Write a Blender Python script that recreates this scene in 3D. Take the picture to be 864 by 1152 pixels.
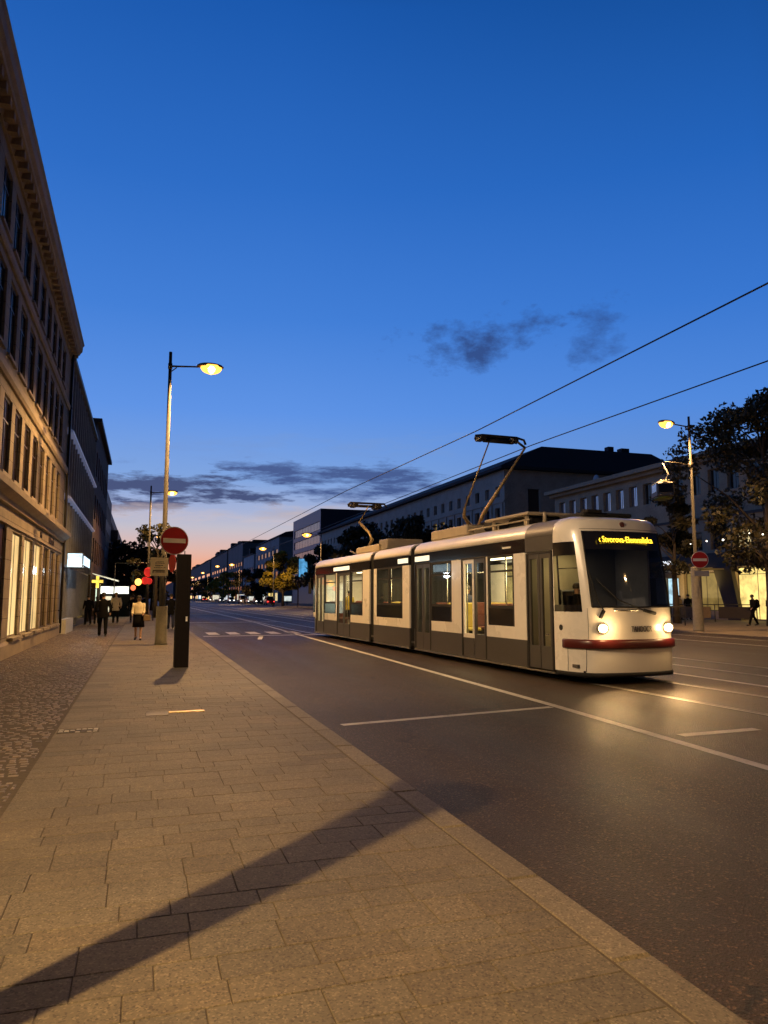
import bpy, math, random
from math import sin, cos, pi, radians, atan2, sqrt
from mathutils import Vector, Matrix
import numpy as np
random.seed(7); RNG = np.random.default_rng(7)
for o in list(bpy.data.objects): bpy.data.objects.remove(o, do_unlink=True)
SC = bpy.context.scene; COL = SC.collection
# world frame: +Y runs up the street, +X across it towards the far side, z=0 is the near pavement, the road is at -0.1
# ------------------------------------------------------------------ camera
TH = math.atan(96/832.0)
cam_d = bpy.data.cameras.new('camera'); cam = bpy.data.objects.new('camera', cam_d); COL.objects.link(cam)
cam_d.sensor_fit = 'VERTICAL'; cam_d.sensor_height = 36; cam_d.lens = 26.0
cam_d.clip_start = 0.05; cam_d.clip_end = 6000
cam.location = (0, 0, 1.6)
cam.rotation_euler = (pi/2 + TH, 0, -math.atan2(0.30889, 0.95110))
SC.camera = cam
# ------------------------------------------------------------------ colour
SC.view_settings.view_transform = 'Standard'; SC.view_settings.look = 'None'
SC.view_settings.exposure = 0; SC.view_settings.gamma = 1
def lin(*c):
    return tuple(((v/255)/12.92 if v/255 <= .04045 else ((v/255+.055)/1.055)**2.4) for v in c) + (1,)
# ------------------------------------------------------------------ node helpers
class NT:
    def __init__(s, tree): s.t = tree; s.n = tree.nodes; s.l = tree.links
    def new(s, typ, **kw):
        nd = s.n.new(typ)
        for k, v in kw.items(): setattr(nd, k, v)
        return nd
    def put(s, sock, v):
        if hasattr(v, 'is_output') or isinstance(v, bpy.types.NodeSocket): s.l.new(v, sock)
        else: sock.default_value = v
    def m(s, op, a, b=None, c=None, clamp=False):
        nd = s.n.new('ShaderNodeMath'); nd.operation = op; nd.use_clamp = clamp
        s.put(nd.inputs[0], a)
        if b is not None: s.put(nd.inputs[1], b)
        if c is not None: s.put(nd.inputs[2], c)
        return nd.outputs[0]
    def mix(s, f, a, b, bt='MIX'):
        nd = s.n.new('ShaderNodeMix'); nd.data_type = 'RGBA'; nd.blend_type = bt
        s.put(nd.inputs[0], f); s.put(nd.inputs[6], a); s.put(nd.inputs[7], b)
        return nd.outputs[2]
    def ramp(s, f, stops, interp='LINEAR'):
        nd = s.n.new('ShaderNodeValToRGB'); nd.color_ramp.interpolation = interp
        els = nd.color_ramp.elements
        while len(els) > 1: els.remove(els[-1])
        els[0].position = stops[0][0]; els[0].color = stops[0][1]
        for p, c in stops[1:]:
            e = els.new(p); e.color = c
        s.put(nd.inputs[0], f); return nd.outputs[0]
    def noise(s, vec, scale, detail=4, rough=.55, dim='3D'):
        nd = s.n.new('ShaderNodeTexNoise'); nd.inputs['Scale'].default_value = scale
        nd.inputs['Detail'].default_value = detail; nd.inputs['Roughness'].default_value = rough
        s.l.new(vec, nd.inputs['Vector']); return nd.outputs[0]
# ------------------------------------------------------------------ sky at dusk
W = bpy.data.worlds.new('World'); SC.world = W; W.use_nodes = True
w = NT(W.node_tree); w.n.clear()
tc = w.new('ShaderNodeTexCoord'); sp = w.new('ShaderNodeSeparateXYZ'); w.l.new(tc.outputs['Generated'], sp.inputs[0])
X, Y, Z = sp.outputs
el = w.m('MULTIPLY', w.m('ARCSINE', w.m('MINIMUM', w.m('MAXIMUM', Z, -1.0), 1.0)), 180/pi)      # degrees
az = w.m('MULTIPLY', w.m('ARCTAN2', X, Y), 180/pi)                                              # degrees from the street axis, + to the right
elf = w.m('DIVIDE', el, 90.0, clamp=True)
base = w.ramp(elf, [(0.0, lin(236,132,92)), (1.8/90, lin(246,160,116)), (3.4/90, lin(222,180,168)), (5.2/90, lin(190,188,202)), (6.6/90, lin(160,176,214)), (9/90, lin(122,162,222)),
                    (14/90, lin(90,145,228)), (21/90, lin(62,125,214)), (30/90, lin(40,106,196)), (41/90, lin(20,86,172)), (46/90, lin(9,22,48)), (1.0, lin(3,6,15))])
east = w.ramp(elf, [(0.0, lin(92,112,158)), (6/90, lin(96,132,190)), (14/90, lin(70,130,216)), (21/90, lin(48,113,204)), (30/90, lin(26,94,182)), (41/90, lin(6,68,140)), (46/90, lin(8,20,46)), (1.0, lin(3,6,15))])
azn = w.m('ABSOLUTE', w.m('ADD', az, 2.0))
fe = w.m('DIVIDE', w.m('SUBTRACT', azn, 12.0), 48.0, clamp=True)
skycol = w.mix(fe, base, east)
back = w.m('MAXIMUM', w.m('DIVIDE', w.m('SUBTRACT', az, 46.0), 34.0, clamp=True), w.m('DIVIDE', w.m('SUBTRACT', -125.0, az), 30.0, clamp=True))
skycol = w.mix(w.m('MULTIPLY', back, .96), skycol, lin(9,13,26))
cmb = w.new('ShaderNodeCombineXYZ'); w.l.new(w.m('MULTIPLY', az, .06), cmb.inputs[0]); w.l.new(w.m('MULTIPLY', el, .30), cmb.inputs[1])
nz = w.noise(cmb.outputs[0], 1.9, 10, .66)
cm2 = w.new('ShaderNodeCombineXYZ'); w.l.new(w.m('MULTIPLY', az, .10), cm2.inputs[0]); w.l.new(w.m('MULTIPLY', el, .17), cm2.inputs[1])
nz2 = w.noise(cm2.outputs[0], 2.2, 10, .66)
def cloud(a0, e0, ra, re, col, dens, nn, tilt=0.0, sky=None):
    da = w.m('SUBTRACT', az, a0); de = w.m('SUBTRACT', w.m('SUBTRACT', el, e0), w.m('MULTIPLY', da, tilt))
    d = w.m('ADD', w.m('POWER', w.m('ABSOLUTE', w.m('DIVIDE', da, ra)), 2.0), w.m('POWER', w.m('ABSOLUTE', w.m('DIVIDE', de, re)), 2.0))
    k = w.m('SUBTRACT', 1.0, d)
    f = w.m('MULTIPLY', w.m('ADD', w.m('MULTIPLY', k, .55), w.m('MULTIPLY', w.m('SUBTRACT', nn, .52), 4.2)), dens, clamp=True)
    return w.mix(f, sky, col)
skycol = cloud(.5, 7.9, 10.5, 1.75, lin(56,76,122), 2.6, nz, 0, skycol)
skycol = cloud(14.5, 9.1, 8.5, 1.8, lin(62,88,144), 1.9, nz, -.02, skycol)
skycol = cloud(-2.0, 9.9, 4.0, .45, lin(78,108,164), .8, nz, 0, skycol)
skycol = cloud(10.0, 6.4, 7.0, .5, lin(120,130,160), .7, nz, 0, skycol)
skycol = cloud(25.5, 19.3, 7.2, 2.1, lin(44,76,138), 1.15, nz2, .10, skycol)
skycol = cloud(34.8, 19.6, 2.8, 2.3, lin(44,78,142), .9, nz2, 0, skycol)
skycol = cloud(6, 6.3, 16, .9, lin(206,190,192), .8, nz, .01, skycol)
skycol = cloud(12, 11.5, 12, 1.2, lin(112,150,212), .8, nz, .02, skycol)
nish = w.new('ShaderNodeTexSky'); nish.sky_type = 'NISHITA'; nish.sun_disc = False
nish.sun_elevation = radians(-1.0); nish.sun_rotation = radians(0); nish.dust_density = 2
bg1 = w.new('ShaderNodeBackground'); w.l.new(skycol, bg1.inputs[0]); bg1.inputs[1].default_value = 1.0
bg2 = w.new('ShaderNodeBackground'); w.l.new(nish.outputs[0], bg2.inputs[0]); bg2.inputs[1].default_value = .02
add = w.new('ShaderNodeAddShader'); w.l.new(bg1.outputs[0], add.inputs[0]); w.l.new(bg2.outputs[0], add.inputs[1])
wo = w.new('ShaderNodeOutputWorld'); w.l.new(add.outputs[0], wo.inputs[0])
sd = bpy.data.lights.new('afterglow_sun', 'SUN'); sd.energy = .03; sd.angle = radians(12); sd.color = (1, .6, .45)
so = bpy.data.objects.new('afterglow_sun', sd); COL.objects.link(so); so.rotation_euler = (radians(-87), 0, 0)

SODIUM = (1.0, .56, .20)
# ------------------------------------------------------------------ materials
_M = {}
def mat(name, col, rough=.6, metal=0, spec=.5, var=.0, vscale=3, bump=0, bscale=40, emit=None, es=0, dirt=None, coat=0):
    """plain procedural surface: base colour varied by two noises, optional bump, optional glow"""
    if name in _M: return _M[name]
    m = bpy.data.materials.new(name); m.use_nodes = True; t = NT(m.node_tree)
    b = t.n['Principled BSDF']; co = t.new('ShaderNodeTexCoord').outputs['Object']
    c = tuple(col[:3]) + (1,)
    if var > 0:
        n1 = t.noise(co, vscale, 6, .6); n2 = t.noise(co, vscale*9, 4, .6)
        f = t.m('ADD', t.m('MULTIPLY', n1, .6), t.m('MULTIPLY', n2, .4))
        lo = tuple(max(0, v*(1-var*1.8)) for v in c[:3]) + (1,); hi = tuple(min(1, v*(1+var*1.6)) for v in c[:3]) + (1,)
        cc = t.ramp(f, [(.3, lo), (.5, c), (.7, hi)])
        t.l.new(cc, b.inputs['Base Color'])
        t.l.new(t.m('ADD', rough-.1, t.m('MULTIPLY', n1, .2)), b.inputs['Roughness'])
    else:
        b.inputs['Base Color'].default_value = c; b.inputs['Roughness'].default_value = rough
    b.inputs['Metallic'].default_value = metal; b.inputs['Specular IOR Level'].default_value = spec
    if coat: b.inputs['Coat Weight'].default_value = coat; b.inputs['Coat Roughness'].default_value = .08
    if bump > 0:
        bn = t.new('ShaderNodeBump'); bn.inputs['Strength'].default_value = bump; bn.inputs['Distance'].default_value = .02
        t.l.new(t.noise(co, bscale, 5, .6), bn.inputs['Height']); t.l.new(bn.outputs[0], b.inputs['Normal'])
    if emit is not None:
        b.inputs['Emission Color'].default_value = tuple(emit[:3]) + (1,); b.inputs['Emission Strength'].default_value = es
    _M[name] = m; return m
def glass(name, tint=(.8, .85, .82), refl=(1, 1, 1), trans=1.0, rough=.03, ior=1.5):
    if name in _M: return _M[name]
    m = bpy.data.materials.new(name); m.use_nodes = True; t = NT(m.node_tree); t.n.clear()
    tr = t.new('ShaderNodeBsdfTransparent'); tr.inputs[0].default_value = tuple(v*trans for v in tint) + (1,)
    gl = t.new('ShaderNodeBsdfGlossy'); gl.inputs[0].default_value = tuple(refl) + (1,); gl.inputs['Roughness'].default_value = rough
    fr = t.new('ShaderNodeLayerWeight'); fr.inputs[0].default_value = .5
    mx = t.new('ShaderNodeMixShader'); t.l.new(t.m('ADD', .05, t.m('MULTIPLY', t.m('POWER', fr.outputs['Facing'], 5.0), .85)), mx.inputs[0])
    t.l.new(tr.outputs[0], mx.inputs[1]); t.l.new(gl.outputs[0], mx.inputs[2])
    out = t.new('ShaderNodeOutputMaterial'); t.l.new(mx.outputs[0], out.inputs[0]); _M[name] = m; return m
def slab_mat(name, tint, speck=.5, bscale=220, rough=.7, bstr=.35):
    m = bpy.data.materials.new(name); m.use_nodes = True; t = NT(m.node_tree); b = t.n['Principled BSDF']
    co = t.new('ShaderNodeTexCoord').outputs['Object']
    at = t.new('ShaderNodeVertexColor'); at.layer_name = 'tone'
    big = t.ramp(t.noise(co, .9, 5, .6), [(.3, (.78, .78, .78, 1)), (.7, (1.15, 1.15, 1.15, 1))])
    med = t.ramp(t.noise(co, 14, 5, .7), [(.3, (.84, .84, .84, 1)), (.7, (1.12, 1.12, 1.12, 1))])
    vo = t.new('ShaderNodeTexVoronoi'); vo.inputs['Scale'].default_value = 105; t.l.new(co, vo.inputs['Vector'])
    sk = t.ramp(t.m('FRACT', t.m('MULTIPLY', vo.outputs['Color'], 7.3)), [(0, (1-speck, 1-speck, 1-speck, 1)), (.25, (.95, .95, .95, 1)), (.8, (1.02, 1.02, 1.02, 1)), (1, (1+speck*1.3, 1+speck*1.3, 1+speck*1.2, 1))])
    c = t.mix(1.0, at.outputs[0], tint, 'MULTIPLY'); c = t.mix(1.0, c, big, 'MULTIPLY'); c = t.mix(1.0, c, med, 'MULTIPLY'); c = t.mix(1.0, c, sk, 'MULTIPLY')
    st = t.ramp(t.noise(co, 2.3, 8, .7), [(.62, (1, 1, 1, 1)), (.75, (.66, .64, .62, 1))])
    c = t.mix(.8, c, st, 'MULTIPLY')
    t.l.new(c, b.inputs['Base Color']); b.inputs['Roughness'].default_value = rough; b.inputs['Specular IOR Level'].default_value = .45
    bn = t.new('ShaderNodeBump'); bn.inputs['Strength'].default_value = bstr; bn.inputs['Distance'].default_value = .006
    t.l.new(t.m('ADD', t.noise(co, bscale, 3, .7), t.noise(co, 22, 4, .6)), bn.inputs['Height']); t.l.new(bn.outputs[0], b.inputs['Normal'])
    return m
def asphalt_mat():
    m = bpy.data.materials.new('asphalt'); m.use_nodes = True; t = NT(m.node_tree); b = t.n['Principled BSDF']
    co = t.new('ShaderNodeTexCoord').outputs['Object']; spx = t.new('ShaderNodeSeparateXYZ'); t.l.new(co, spx.inputs[0])
    st = t.new('ShaderNodeCombineXYZ'); t.l.new(spx.outputs[0], st.inputs[0]); t.l.new(t.m('MULTIPLY', spx.outputs[1], .05), st.inputs[1])
    wear = t.noise(st.outputs[0], 1.1, 4, .55); patch = t.noise(co, .35, 6, .62); fine = t.noise(co, 75, 3, .7)
    vo = t.new('ShaderNodeTexVoronoi'); vo.inputs['Scale'].default_value = 70; t.l.new(co, vo.inputs['Vector'])
    f = t.m('ADD', t.m('ADD', t.m('MULTIPLY', wear, .45), t.m('MULTIPLY', patch, .35)), t.m('MULTIPLY', fine, .2))
    c = t.ramp(f, [(.32, (.020, .012, .007, 1)), (.5, (.044, .0275, .016, 1)), (.68, (.078, .049, .029, 1))])
    wob = t.new('ShaderNodeVectorMath'); wob.operation = 'MULTIPLY_ADD'; nzc = t.new('ShaderNodeTexNoise'); nzc.inputs['Scale'].default_value = 1.7; nzc.inputs['Detail'].default_value = 6; t.l.new(co, nzc.inputs['Vector'])
    t.l.new(nzc.outputs['Color'], wob.inputs[0]); wob.inputs[1].default_value = (1.2, 1.2, 0); t.l.new(co, wob.inputs[2])
    cr = t.new('ShaderNodeTexVoronoi'); cr.feature = 'DISTANCE_TO_EDGE'; cr.inputs['Scale'].default_value = .22; t.l.new(wob.outputs[0], cr.inputs['Vector'])
    crm = t.m('MULTIPLY', t.m('LESS_THAN', cr.outputs['Distance'], .0035), t.m('GREATER_THAN', patch, .5))
    stn = t.ramp(t.noise(co, .8, 8, .7), [(.56, (1, 1, 1, 1)), (.64, (.72, .70, .68, 1)), (.8, (.6, .58, .56, 1))])
    c = t.mix(1.0, c, stn, 'MULTIPLY'); c = t.mix(t.m('MULTIPLY', crm, .75), c, (.010, .008, .006, 1))
    agg = t.ramp(t.m('FRACT', t.m('MULTIPLY', vo.outputs['Color'], 5.7)), [(0, (.55, .55, .55, 1)), (.4, (.95, .95, .95, 1)), (.86, (1.1, 1.1, 1.1, 1)), (.97, (3.4, 3.2, 3.0, 1))])
    t.l.new(t.mix(1.0, c, agg, 'MULTIPLY'), b.inputs['Base Color'])
    t.l.new(t.m('ADD', .36, t.m('MULTIPLY', wear, .34)), b.inputs['Roughness']); b.inputs['Specular IOR Level'].default_value = .27
    bn = t.new('ShaderNodeBump'); bn.inputs['Strength'].default_value = .9; bn.inputs['Distance'].default_value = .014
    h = t.m('ADD', t.m('MULTIPLY', vo.outputs['Distance'], 1.2), t.noise(co, 140, 3, .7))
    t.l.new(h, bn.inputs['Height']); t.l.new(bn.outputs[0], b.inputs['Normal']); return m
def paint_mat():
    m = bpy.data.materials.new('worn_white_paint'); m.use_nodes = True; t = NT(m.node_tree); b = t.n['Principled BSDF']
    co = t.new('ShaderNodeTexCoord').outputs['Object']
    f = t.m('ADD', t.m('MULTIPLY', t.noise(co, 3, 6, .7), .5), t.m('MULTIPLY', t.noise(co, 60, 4, .7), .5))
    t.l.new(t.ramp(f, [(.30, (.12, .10, .08, 1)), (.42, (.50, .46, .40, 1)), (.65, (.78, .74, .66, 1))]), b.inputs['Base Color'])
    b.inputs['Roughness'].default_value = .6; return m
def brick_mat(name, c1, c2, mortar, bw, rh, mort=.02, scale=1, swap=None, rough=.8, bump=.4, off=.5):
    m = bpy.data.materials.new(name); m.use_nodes = True; t = NT(m.node_tree); b = t.n['Principled BSDF']
    co = t.new('ShaderNodeTexCoord').outputs['Object']; s = t.new('ShaderNodeSeparateXYZ'); t.l.new(co, s.inputs[0])
    cb = t.new('ShaderNodeCombineXYZ')
    a, c = (swap or (1, 2)); t.l.new(s.outputs[a], cb.inputs[0]); t.l.new(s.outputs[c], cb.inputs[1])
    br = t.new('ShaderNodeTexBrick'); t.l.new(cb.outputs[0], br.inputs['Vector']); br.offset = off
    br.inputs['Color1'].default_value = c1; br.inputs['Color2'].default_value = c2; br.inputs['Mortar'].default_value = mortar
    br.inputs['Scale'].default_value = scale; br.inputs['Brick Width'].default_value = bw; br.inputs['Row Height'].default_value = rh; br.inputs['Mortar Size'].default_value = mort
    v = t.ramp(t.noise(co, 1.3, 7, .65), [(.3, (.68, .68, .68, 1)), (.7, (1.2, 1.2, 1.2, 1))])
    v2 = t.ramp(t.noise(co, 22, 5, .65), [(.3, (.85, .85, .85, 1)), (.7, (1.1, 1.1, 1.1, 1))])
    t.l.new(t.mix(1.0, t.mix(1.0, br.outputs[0], v, 'MULTIPLY'), v2, 'MULTIPLY'), b.inputs['Base Color']); b.inputs['Roughness'].default_value = rough
    bn = t.new('ShaderNodeBump'); bn.inputs['Strength'].default_value = bump; bn.inputs['Distance'].default_value = .015
    t.l.new(t.m('SUBTRACT', t.noise(co, 50, 4, .6), br.outputs['Fac']), bn.inputs['Height']); t.l.new(bn.outputs[0], b.inputs['Normal']); return m

# ------------------------------------------------------------------ mesh builder
class MB:
    def __init__(s): s.v = []; s.f = []; s.mi = []; s.sm = []; s.tone = None
    def face(s, pts, mi=0, smooth=False):
        i = len(s.v); s.v += [tuple(p) for p in pts]; s.f.append(tuple(range(i, i+len(pts)))); s.mi.append(mi); s.sm.append(smooth)
    def box(s, x0, x1, y0, y1, z0, z1, mi=0, bev=0):
        if bev > 0:
            b = bev; i = len(s.v); P = []
            for z, q in ((z0, b), (z0+b, 0), (z1-b, 0), (z1, b)):
                P.append([(x0+q+b*(q == 0)*1, y0+q, z), (x1-q-b*(q == 0), y0+q, z), (x1-q, y0+q+b*(q == 0), z), (x1-q, y1-q-b*(q == 0), z),
                          (x1-q-b*(q == 0), y1-q, z), (x0+q+b*(q == 0), y1-q, z), (x0+q, y1-q-b*(q == 0), z), (x0+q, y0+q+b*(q == 0), z)])
            s.loft(P, mi, closed=True, cap=True, smooth=False); return
        i = len(s.v)
        s.v += [(x0,y0,z0),(x1,y0,z0),(x1,y1,z0),(x0,y1,z0),(x0,y0,z1),(x1,y0,z1),(x1,y1,z1),(x0,y1,z1)]
        for q in ((0,3,2,1),(4,5,6,7),(0,1,5,4),(1,2,6,5),(2,3,7,6),(3,0,4,7)):
            s.f.append(tuple(i+k for k in q)); s.mi.append(mi); s.sm.append(False)
    def loft(s, rings, mi=0, closed=True, cap=True, smooth=True):
        i = len(s.v); n = len(rings[0])
        for r in rings: s.v += [tuple(p) for p in r]
        for a in range(len(rings)-1):
            for b in range(n if closed else n-1):
                c = (b+1) % n
                s.f.append((i+a*n+b, i+a*n+c, i+(a+1)*n+c, i+(a+1)*n+b)); s.mi.append(mi); s.sm.append(smooth)
        if cap and closed:
            s.f.append(tuple(i+k for k in range(n))[::-1]); s.mi.append(mi); s.sm.append(False)
            s.f.append(tuple(i+(len(rings)-1)*n+k for k in range(n))); s.mi.append(mi); s.sm.append(False)
    def tube(s, pts, rad, seg=10, mi=0, cap=True, sx=1.0, sy=1.0):
        pts = [Vector(p) for p in pts]; rad = rad if hasattr(rad, '__len__') else [rad]*len(pts); rings = []; prev = None
        for k, p in enumerate(pts):
            d = (pts[min(k+1, len(pts)-1)] - pts[max(k-1, 0)]).normalized()
            if prev is None:
                up = Vector((0, 1, 0)) if abs(d.z) > .9 else Vector((0, 0, 1)); a = d.cross(up).normalized()
            else: a = (prev - d*prev.dot(d)).normalized()
            prev = a; b = d.cross(a).normalized()
            rings.append([p + (a*cos(2*pi*j/seg)*sx + b*sin(2*pi*j/seg)*sy)*rad[k] for j in range(seg)])
        s.loft(rings, mi, True, cap, True)
    def ellip(s, c, r, mi=0, seg=14, rows=9, zmin=-1, zmax=1):
        rings = []
        for k in range(rows+1):
            t = -pi/2 + pi*k/rows; zz = max(zmin, min(zmax, sin(t))); q = max(.02, sqrt(max(0, 1-zz*zz)))
            if k in (0, rows) : q = .02 if abs(zz) > .99 else q
            rings.append([(c[0]+r[0]*q*cos(2*pi*j/seg), c[1]+r[1]*q*sin(2*pi*j/seg), c[2]+r[2]*zz) for j in range(seg)])
        s.loft(rings, mi, True, True, True)
    def grid(s, u, v, fn, mi=0, keep=None, smooth=True):
        i = len(s.v); nu, nv = len(u), len(v)
        for b in v:
            for a in u: s.v.append(tuple(fn(a, b)))
        for b in range(nv-1):
            for a in range(nu-1):
                if keep and not keep(a, b): continue
                m_ = mi(a, b) if callable(mi) else mi
                s.f.append((i+b*nu+a, i+b*nu+a+1, i+(b+1)*nu+a+1, i+(b+1)*nu+a)); s.mi.append(m_); s.sm.append(smooth)
    def build(s, name, mats, parent=None, loc=None, label=None):
        me = bpy.data.meshes.new(name); me.from_pydata(s.v, [], s.f)
        mats = mats if isinstance(mats, (list, tuple)) else [mats]
        for m_ in mats: me.materials.append(m_)
        me.polygons.foreach_set('material_index', s.mi); me.polygons.foreach_set('use_smooth', s.sm)
        if s.tone is not None:
            at = me.color_attributes.new('tone', 'FLOAT_COLOR', 'CORNER'); arr = np.ones((len(me.loops), 4), 'f'); k = 0
            for fi, f in enumerate(s.f): arr[k:k+len(f), :3] = s.tone[fi]; k += len(f)
            at.data.foreach_set('color', arr.ravel())
        me.update(); o = bpy.data.objects.new(name, me); COL.objects.link(o)
        if parent is not None: o.parent = parent
        if loc is not None: o.location = loc
        if label: o['label'] = label
        return o
def tag(o, label=None, cat=None, group=None, kind=None):
    if label: o['label'] = label
    if cat: o['category'] = cat
    if group: o['group'] = group
    if kind: o['kind'] = kind
    return o
def thing(name, label, cat, loc=(0, 0, 0), rz=0, group=None):
    o = bpy.data.objects.new(name, None); COL.objects.link(o); o.location = loc; o.rotation_euler = (0, 0, rz); o.empty_display_size = .3
    return tag(o, label, cat, group)
def copy_tree(o, parent=None):
    c = o.copy(); COL.objects.link(c); c.parent = parent
    for ch in list(o.children): copy_tree(ch, c)
    return c
def struct(o): o['kind'] = 'structure'; return o
def text_mesh(body, size, name, mats, parent, matrix, ext=.004, align='CENTER', shear=0, stretch=None):
    cu = bpy.data.curves.new(name, 'FONT'); cu.body = body; cu.size = size; cu.extrude = ext; cu.align_x = align; cu.align_y = 'CENTER'; cu.shear = shear
    t_ = bpy.data.objects.new('tmp', cu); COL.objects.link(t_); bpy.context.view_layer.update()
    me = bpy.data.meshes.new_from_object(t_.evaluated_get(bpy.context.evaluated_depsgraph_get())); bpy.data.objects.remove(t_)
    if stretch: me.transform(Matrix.Diagonal((stretch[0], stretch[1], 1, 1)))
    me.transform(matrix); me.materials.clear(); me.materials.append(mats); me.name = name
    o = bpy.data.objects.new(name, me); COL.objects.link(o); o.parent = parent; return o
def lamp_light(name, typ, loc, power, color, parent=None, radius=.1, spot=None, rot=None, size=None):
    d = bpy.data.lights.new(name, typ); d.energy = power; d.color = color
    if typ in ('POINT', 'SPOT'): d.shadow_soft_size = radius
    if typ == 'SPOT': d.spot_size = spot or radians(150); d.spot_blend = .6
    if typ == 'AREA': d.shape = 'RECTANGLE'; d.size, d.size_y = size
    o = bpy.data.objects.new(name, d); COL.objects.link(o); o.location = loc
    if rot: o.rotation_euler = rot
    if parent is not None: o.parent = parent
    return o

# ================================================================== GROUND
M_ASPH = asphalt_mat(); M_PAINT = paint_mat()
M_SLAB = slab_mat('granite_paving', (.148, .120, .080, 1), .5)
M_COB = slab_mat('cobble_stone', (.19, .145, .10, 1), .3, 180, .45)
M_KERB = slab_mat('kerb_granite', (.175, .143, .10, 1), .45)
M_GROUT = mat('joint_sand', (.09, .07, .048), .95, var=.3, vscale=20)
b = MB(); b.face([(-3000, -60, -.16), (3000, -60, -.16), (3000, 4500, -.16), (-3000, 4500, -.16)])
struct(b.build('ground', mat('dark_ground', (.04, .035, .03), .9, var=.3, vscale=.05)))
b = MB(); ys = [-30, 0, 10, 25, 50, 100, 200, 400, 1600]
for a, c in zip(ys[:-1], ys[1:]): b.face([(2.25, a, -.1), (24.3, a, -.1), (24.3, c, -.1), (2.25, c, -.1)])
struct(b.build('road', M_ASPH))
def tone_box(b, x0, x1, y0, y1, z0, z1, bev, tone):
    """stone with a chamfered top: top face, four chamfers, four sides"""
    i = len(b.v); k = bev
    b.v += [(x0,y0,z0),(x1,y0,z0),(x1,y1,z0),(x0,y1,z0),(x0,y0,z1-k),(x1,y0,z1-k),(x1,y1,z1-k),(x0,y1,z1-k),(x0+k,y0+k,z1),(x1-k,y0+k,z1),(x1-k,y1-k,z1),(x0+k,y1-k,z1)]
    for q in ((8,9,10,11),(4,5,9,8),(5,6,10,9),(6,7,11,10),(7,4,8,11),(0,1,5,4),(1,2,6,5),(2,3,7,6),(3,0,4,7)):
        b.f.append(tuple(i+j for j in q)); b.mi.append(0); b.sm.append(False); b.tone.append(tone)
R = random.Random(3)
b = MB(); b.tone = []; y = -4.0; N0, N1 = -.93, 2.03; row = 0
while y < 62:
    h = R.choice([.22, .26, .29, .29, .20, .34]) * (1 if y < 30 else 1.4); x = N0; row += 1
    wid = [.26, .36, .42, .32, .48]
    first = R.uniform(.3, .6)
    while x < N1-.001:
        wd = first if x == N0 else R.choice(wid)*R.uniform(.94, 1.06)
        if N1 - (x+wd) < .22: wd = N1 - x
        g = .0021; t_ = R.uniform(.87, 1.10); wv = R.uniform(-.025, .03)
        if R.random() < .05: t_ *= .8
        dz = R.uniform(-.0012, .0012)
        tone_box(b, x+g, x+wd-g, y+g, y+h-g, -.06, dz, .003, (t_*(1+wv), t_, t_*(1-wv*1.5)))
        x += wd
    y += h
struct(b.build('pavement', M_SLAB))
b = MB(); b.box(-3.4, 2.05, -6, 62, -.16, -.0055); struct(b.build('pavement_bed', M_GROUT))
b = MB(); b.tone = []; y = -4.0
while y < 70:
    t_ = R.uniform(.88, 1.12); L_ = 1.0; tone_box(b, 2.037, 2.25, y+.005, y+L_-.005, -.16, R.uniform(-.001, .003), .014, (t_, t_, t_*.99)); y += L_
tone_box(b, 2.037, 2.25, 70, 1600, -.16, 0, .012, (1, 1, 1))
struct(b.build('kerb', M_KERB))
b = MB(); b.tone = []; y = 1.0; k = 0
while y < 46:
    x = -3.36 + (k % 2)*.05; h = .098
    while x < -.97:
        wd = R.uniform(.085, .125); wd = min(wd, -.955-x)
        if wd > .04:
            t_ = R.uniform(.55, 1.35); q = R.uniform(-.008, .004)
            tone_box(b, x+.006, x+wd-.006, y+.006+R.uniform(0, .004), y+h-.006, -.06, q, .016, (t_, t_*R.uniform(.95, 1.02), t_*.97))
        x += wd
    y += h; k += 1
struct(b.build('cobble_path', M_COB))
M_PAVF = brick_mat('far_paving', (.24, .19, .13, 1), (.20, .155, .105, 1), (.07, .055, .04, 1), .5, .4, .012, swap=(0, 1))
b = MB(); b.box(-3.45, 2.03, 62, 900, -.16, -.003); b.box(-3.36, -.955, 46, 62, -.16, -.0045)
b.box(-12, -3.45, -30, 900, -.16, -.02); b.box(-3.45, -3.36, -6, 62, -.16, -.006)
struct(b.build('pavement', M_PAVF))
b = MB(); b.box(24.52, 75, -30, 1600, -.16, 0); struct(b.build('pavement', M_PAVF))
b = MB(); b.tone = []; y = -20.0
while y < 160: tone_box(b, 24.3, 24.52, y+.003, y+1.997, -.16, .006, .012, (1.25, 1.25, 1.2)); y += 2
tone_box(b, 24.3, 24.52, 160, 1600, -.16, .006, .012, (1.25, 1.25, 1.2)); struct(b.build('kerb', M_KERB))
# painted lines, 4 mm above the road
def line(pts, wd, z=-.096, name='road_marking'):
    b = MB(); P = [Vector((p[0], p[1])) for p in pts]
    L_, Rr = [], []
    for k, p in enumerate(P):
        d = (P[min(k+1, len(P)-1)] - P[max(k-1, 0)]).normalized(); n_ = Vector((d.y, -d.x))*wd/2; L_.append(p-n_); Rr.append(p+n_)
    for k in range(len(P)-1):
        b.face([(*L_[k], z), (*Rr[k], z), (*Rr[k+1], z), (*L_[k+1], z)])
    return struct(b.build(name, M_PAINT))
k_ = 1.0625
line([(5.64*k_-.15, -2), (5.66*k_, 5.71*k_), (5.88*k_, 10.01*k_), (6.43*k_, 31.09*k_), (6.9*k_, 50), (7.2*k_, 300)], .15)
line([(2.6, 9.26*k_), (5.76*k_, 9.8*k_)], .14)
line([(6.02*k_, 7.36*k_), (7.2*k_, 7.42*k_)], .16)
line([(10.75*k_, -4), (10.8*k_, 40), (10.8*k_, 300)], .16)
line([(19.6*k_, -4), (19.6*k_, 300)], .14)
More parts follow.
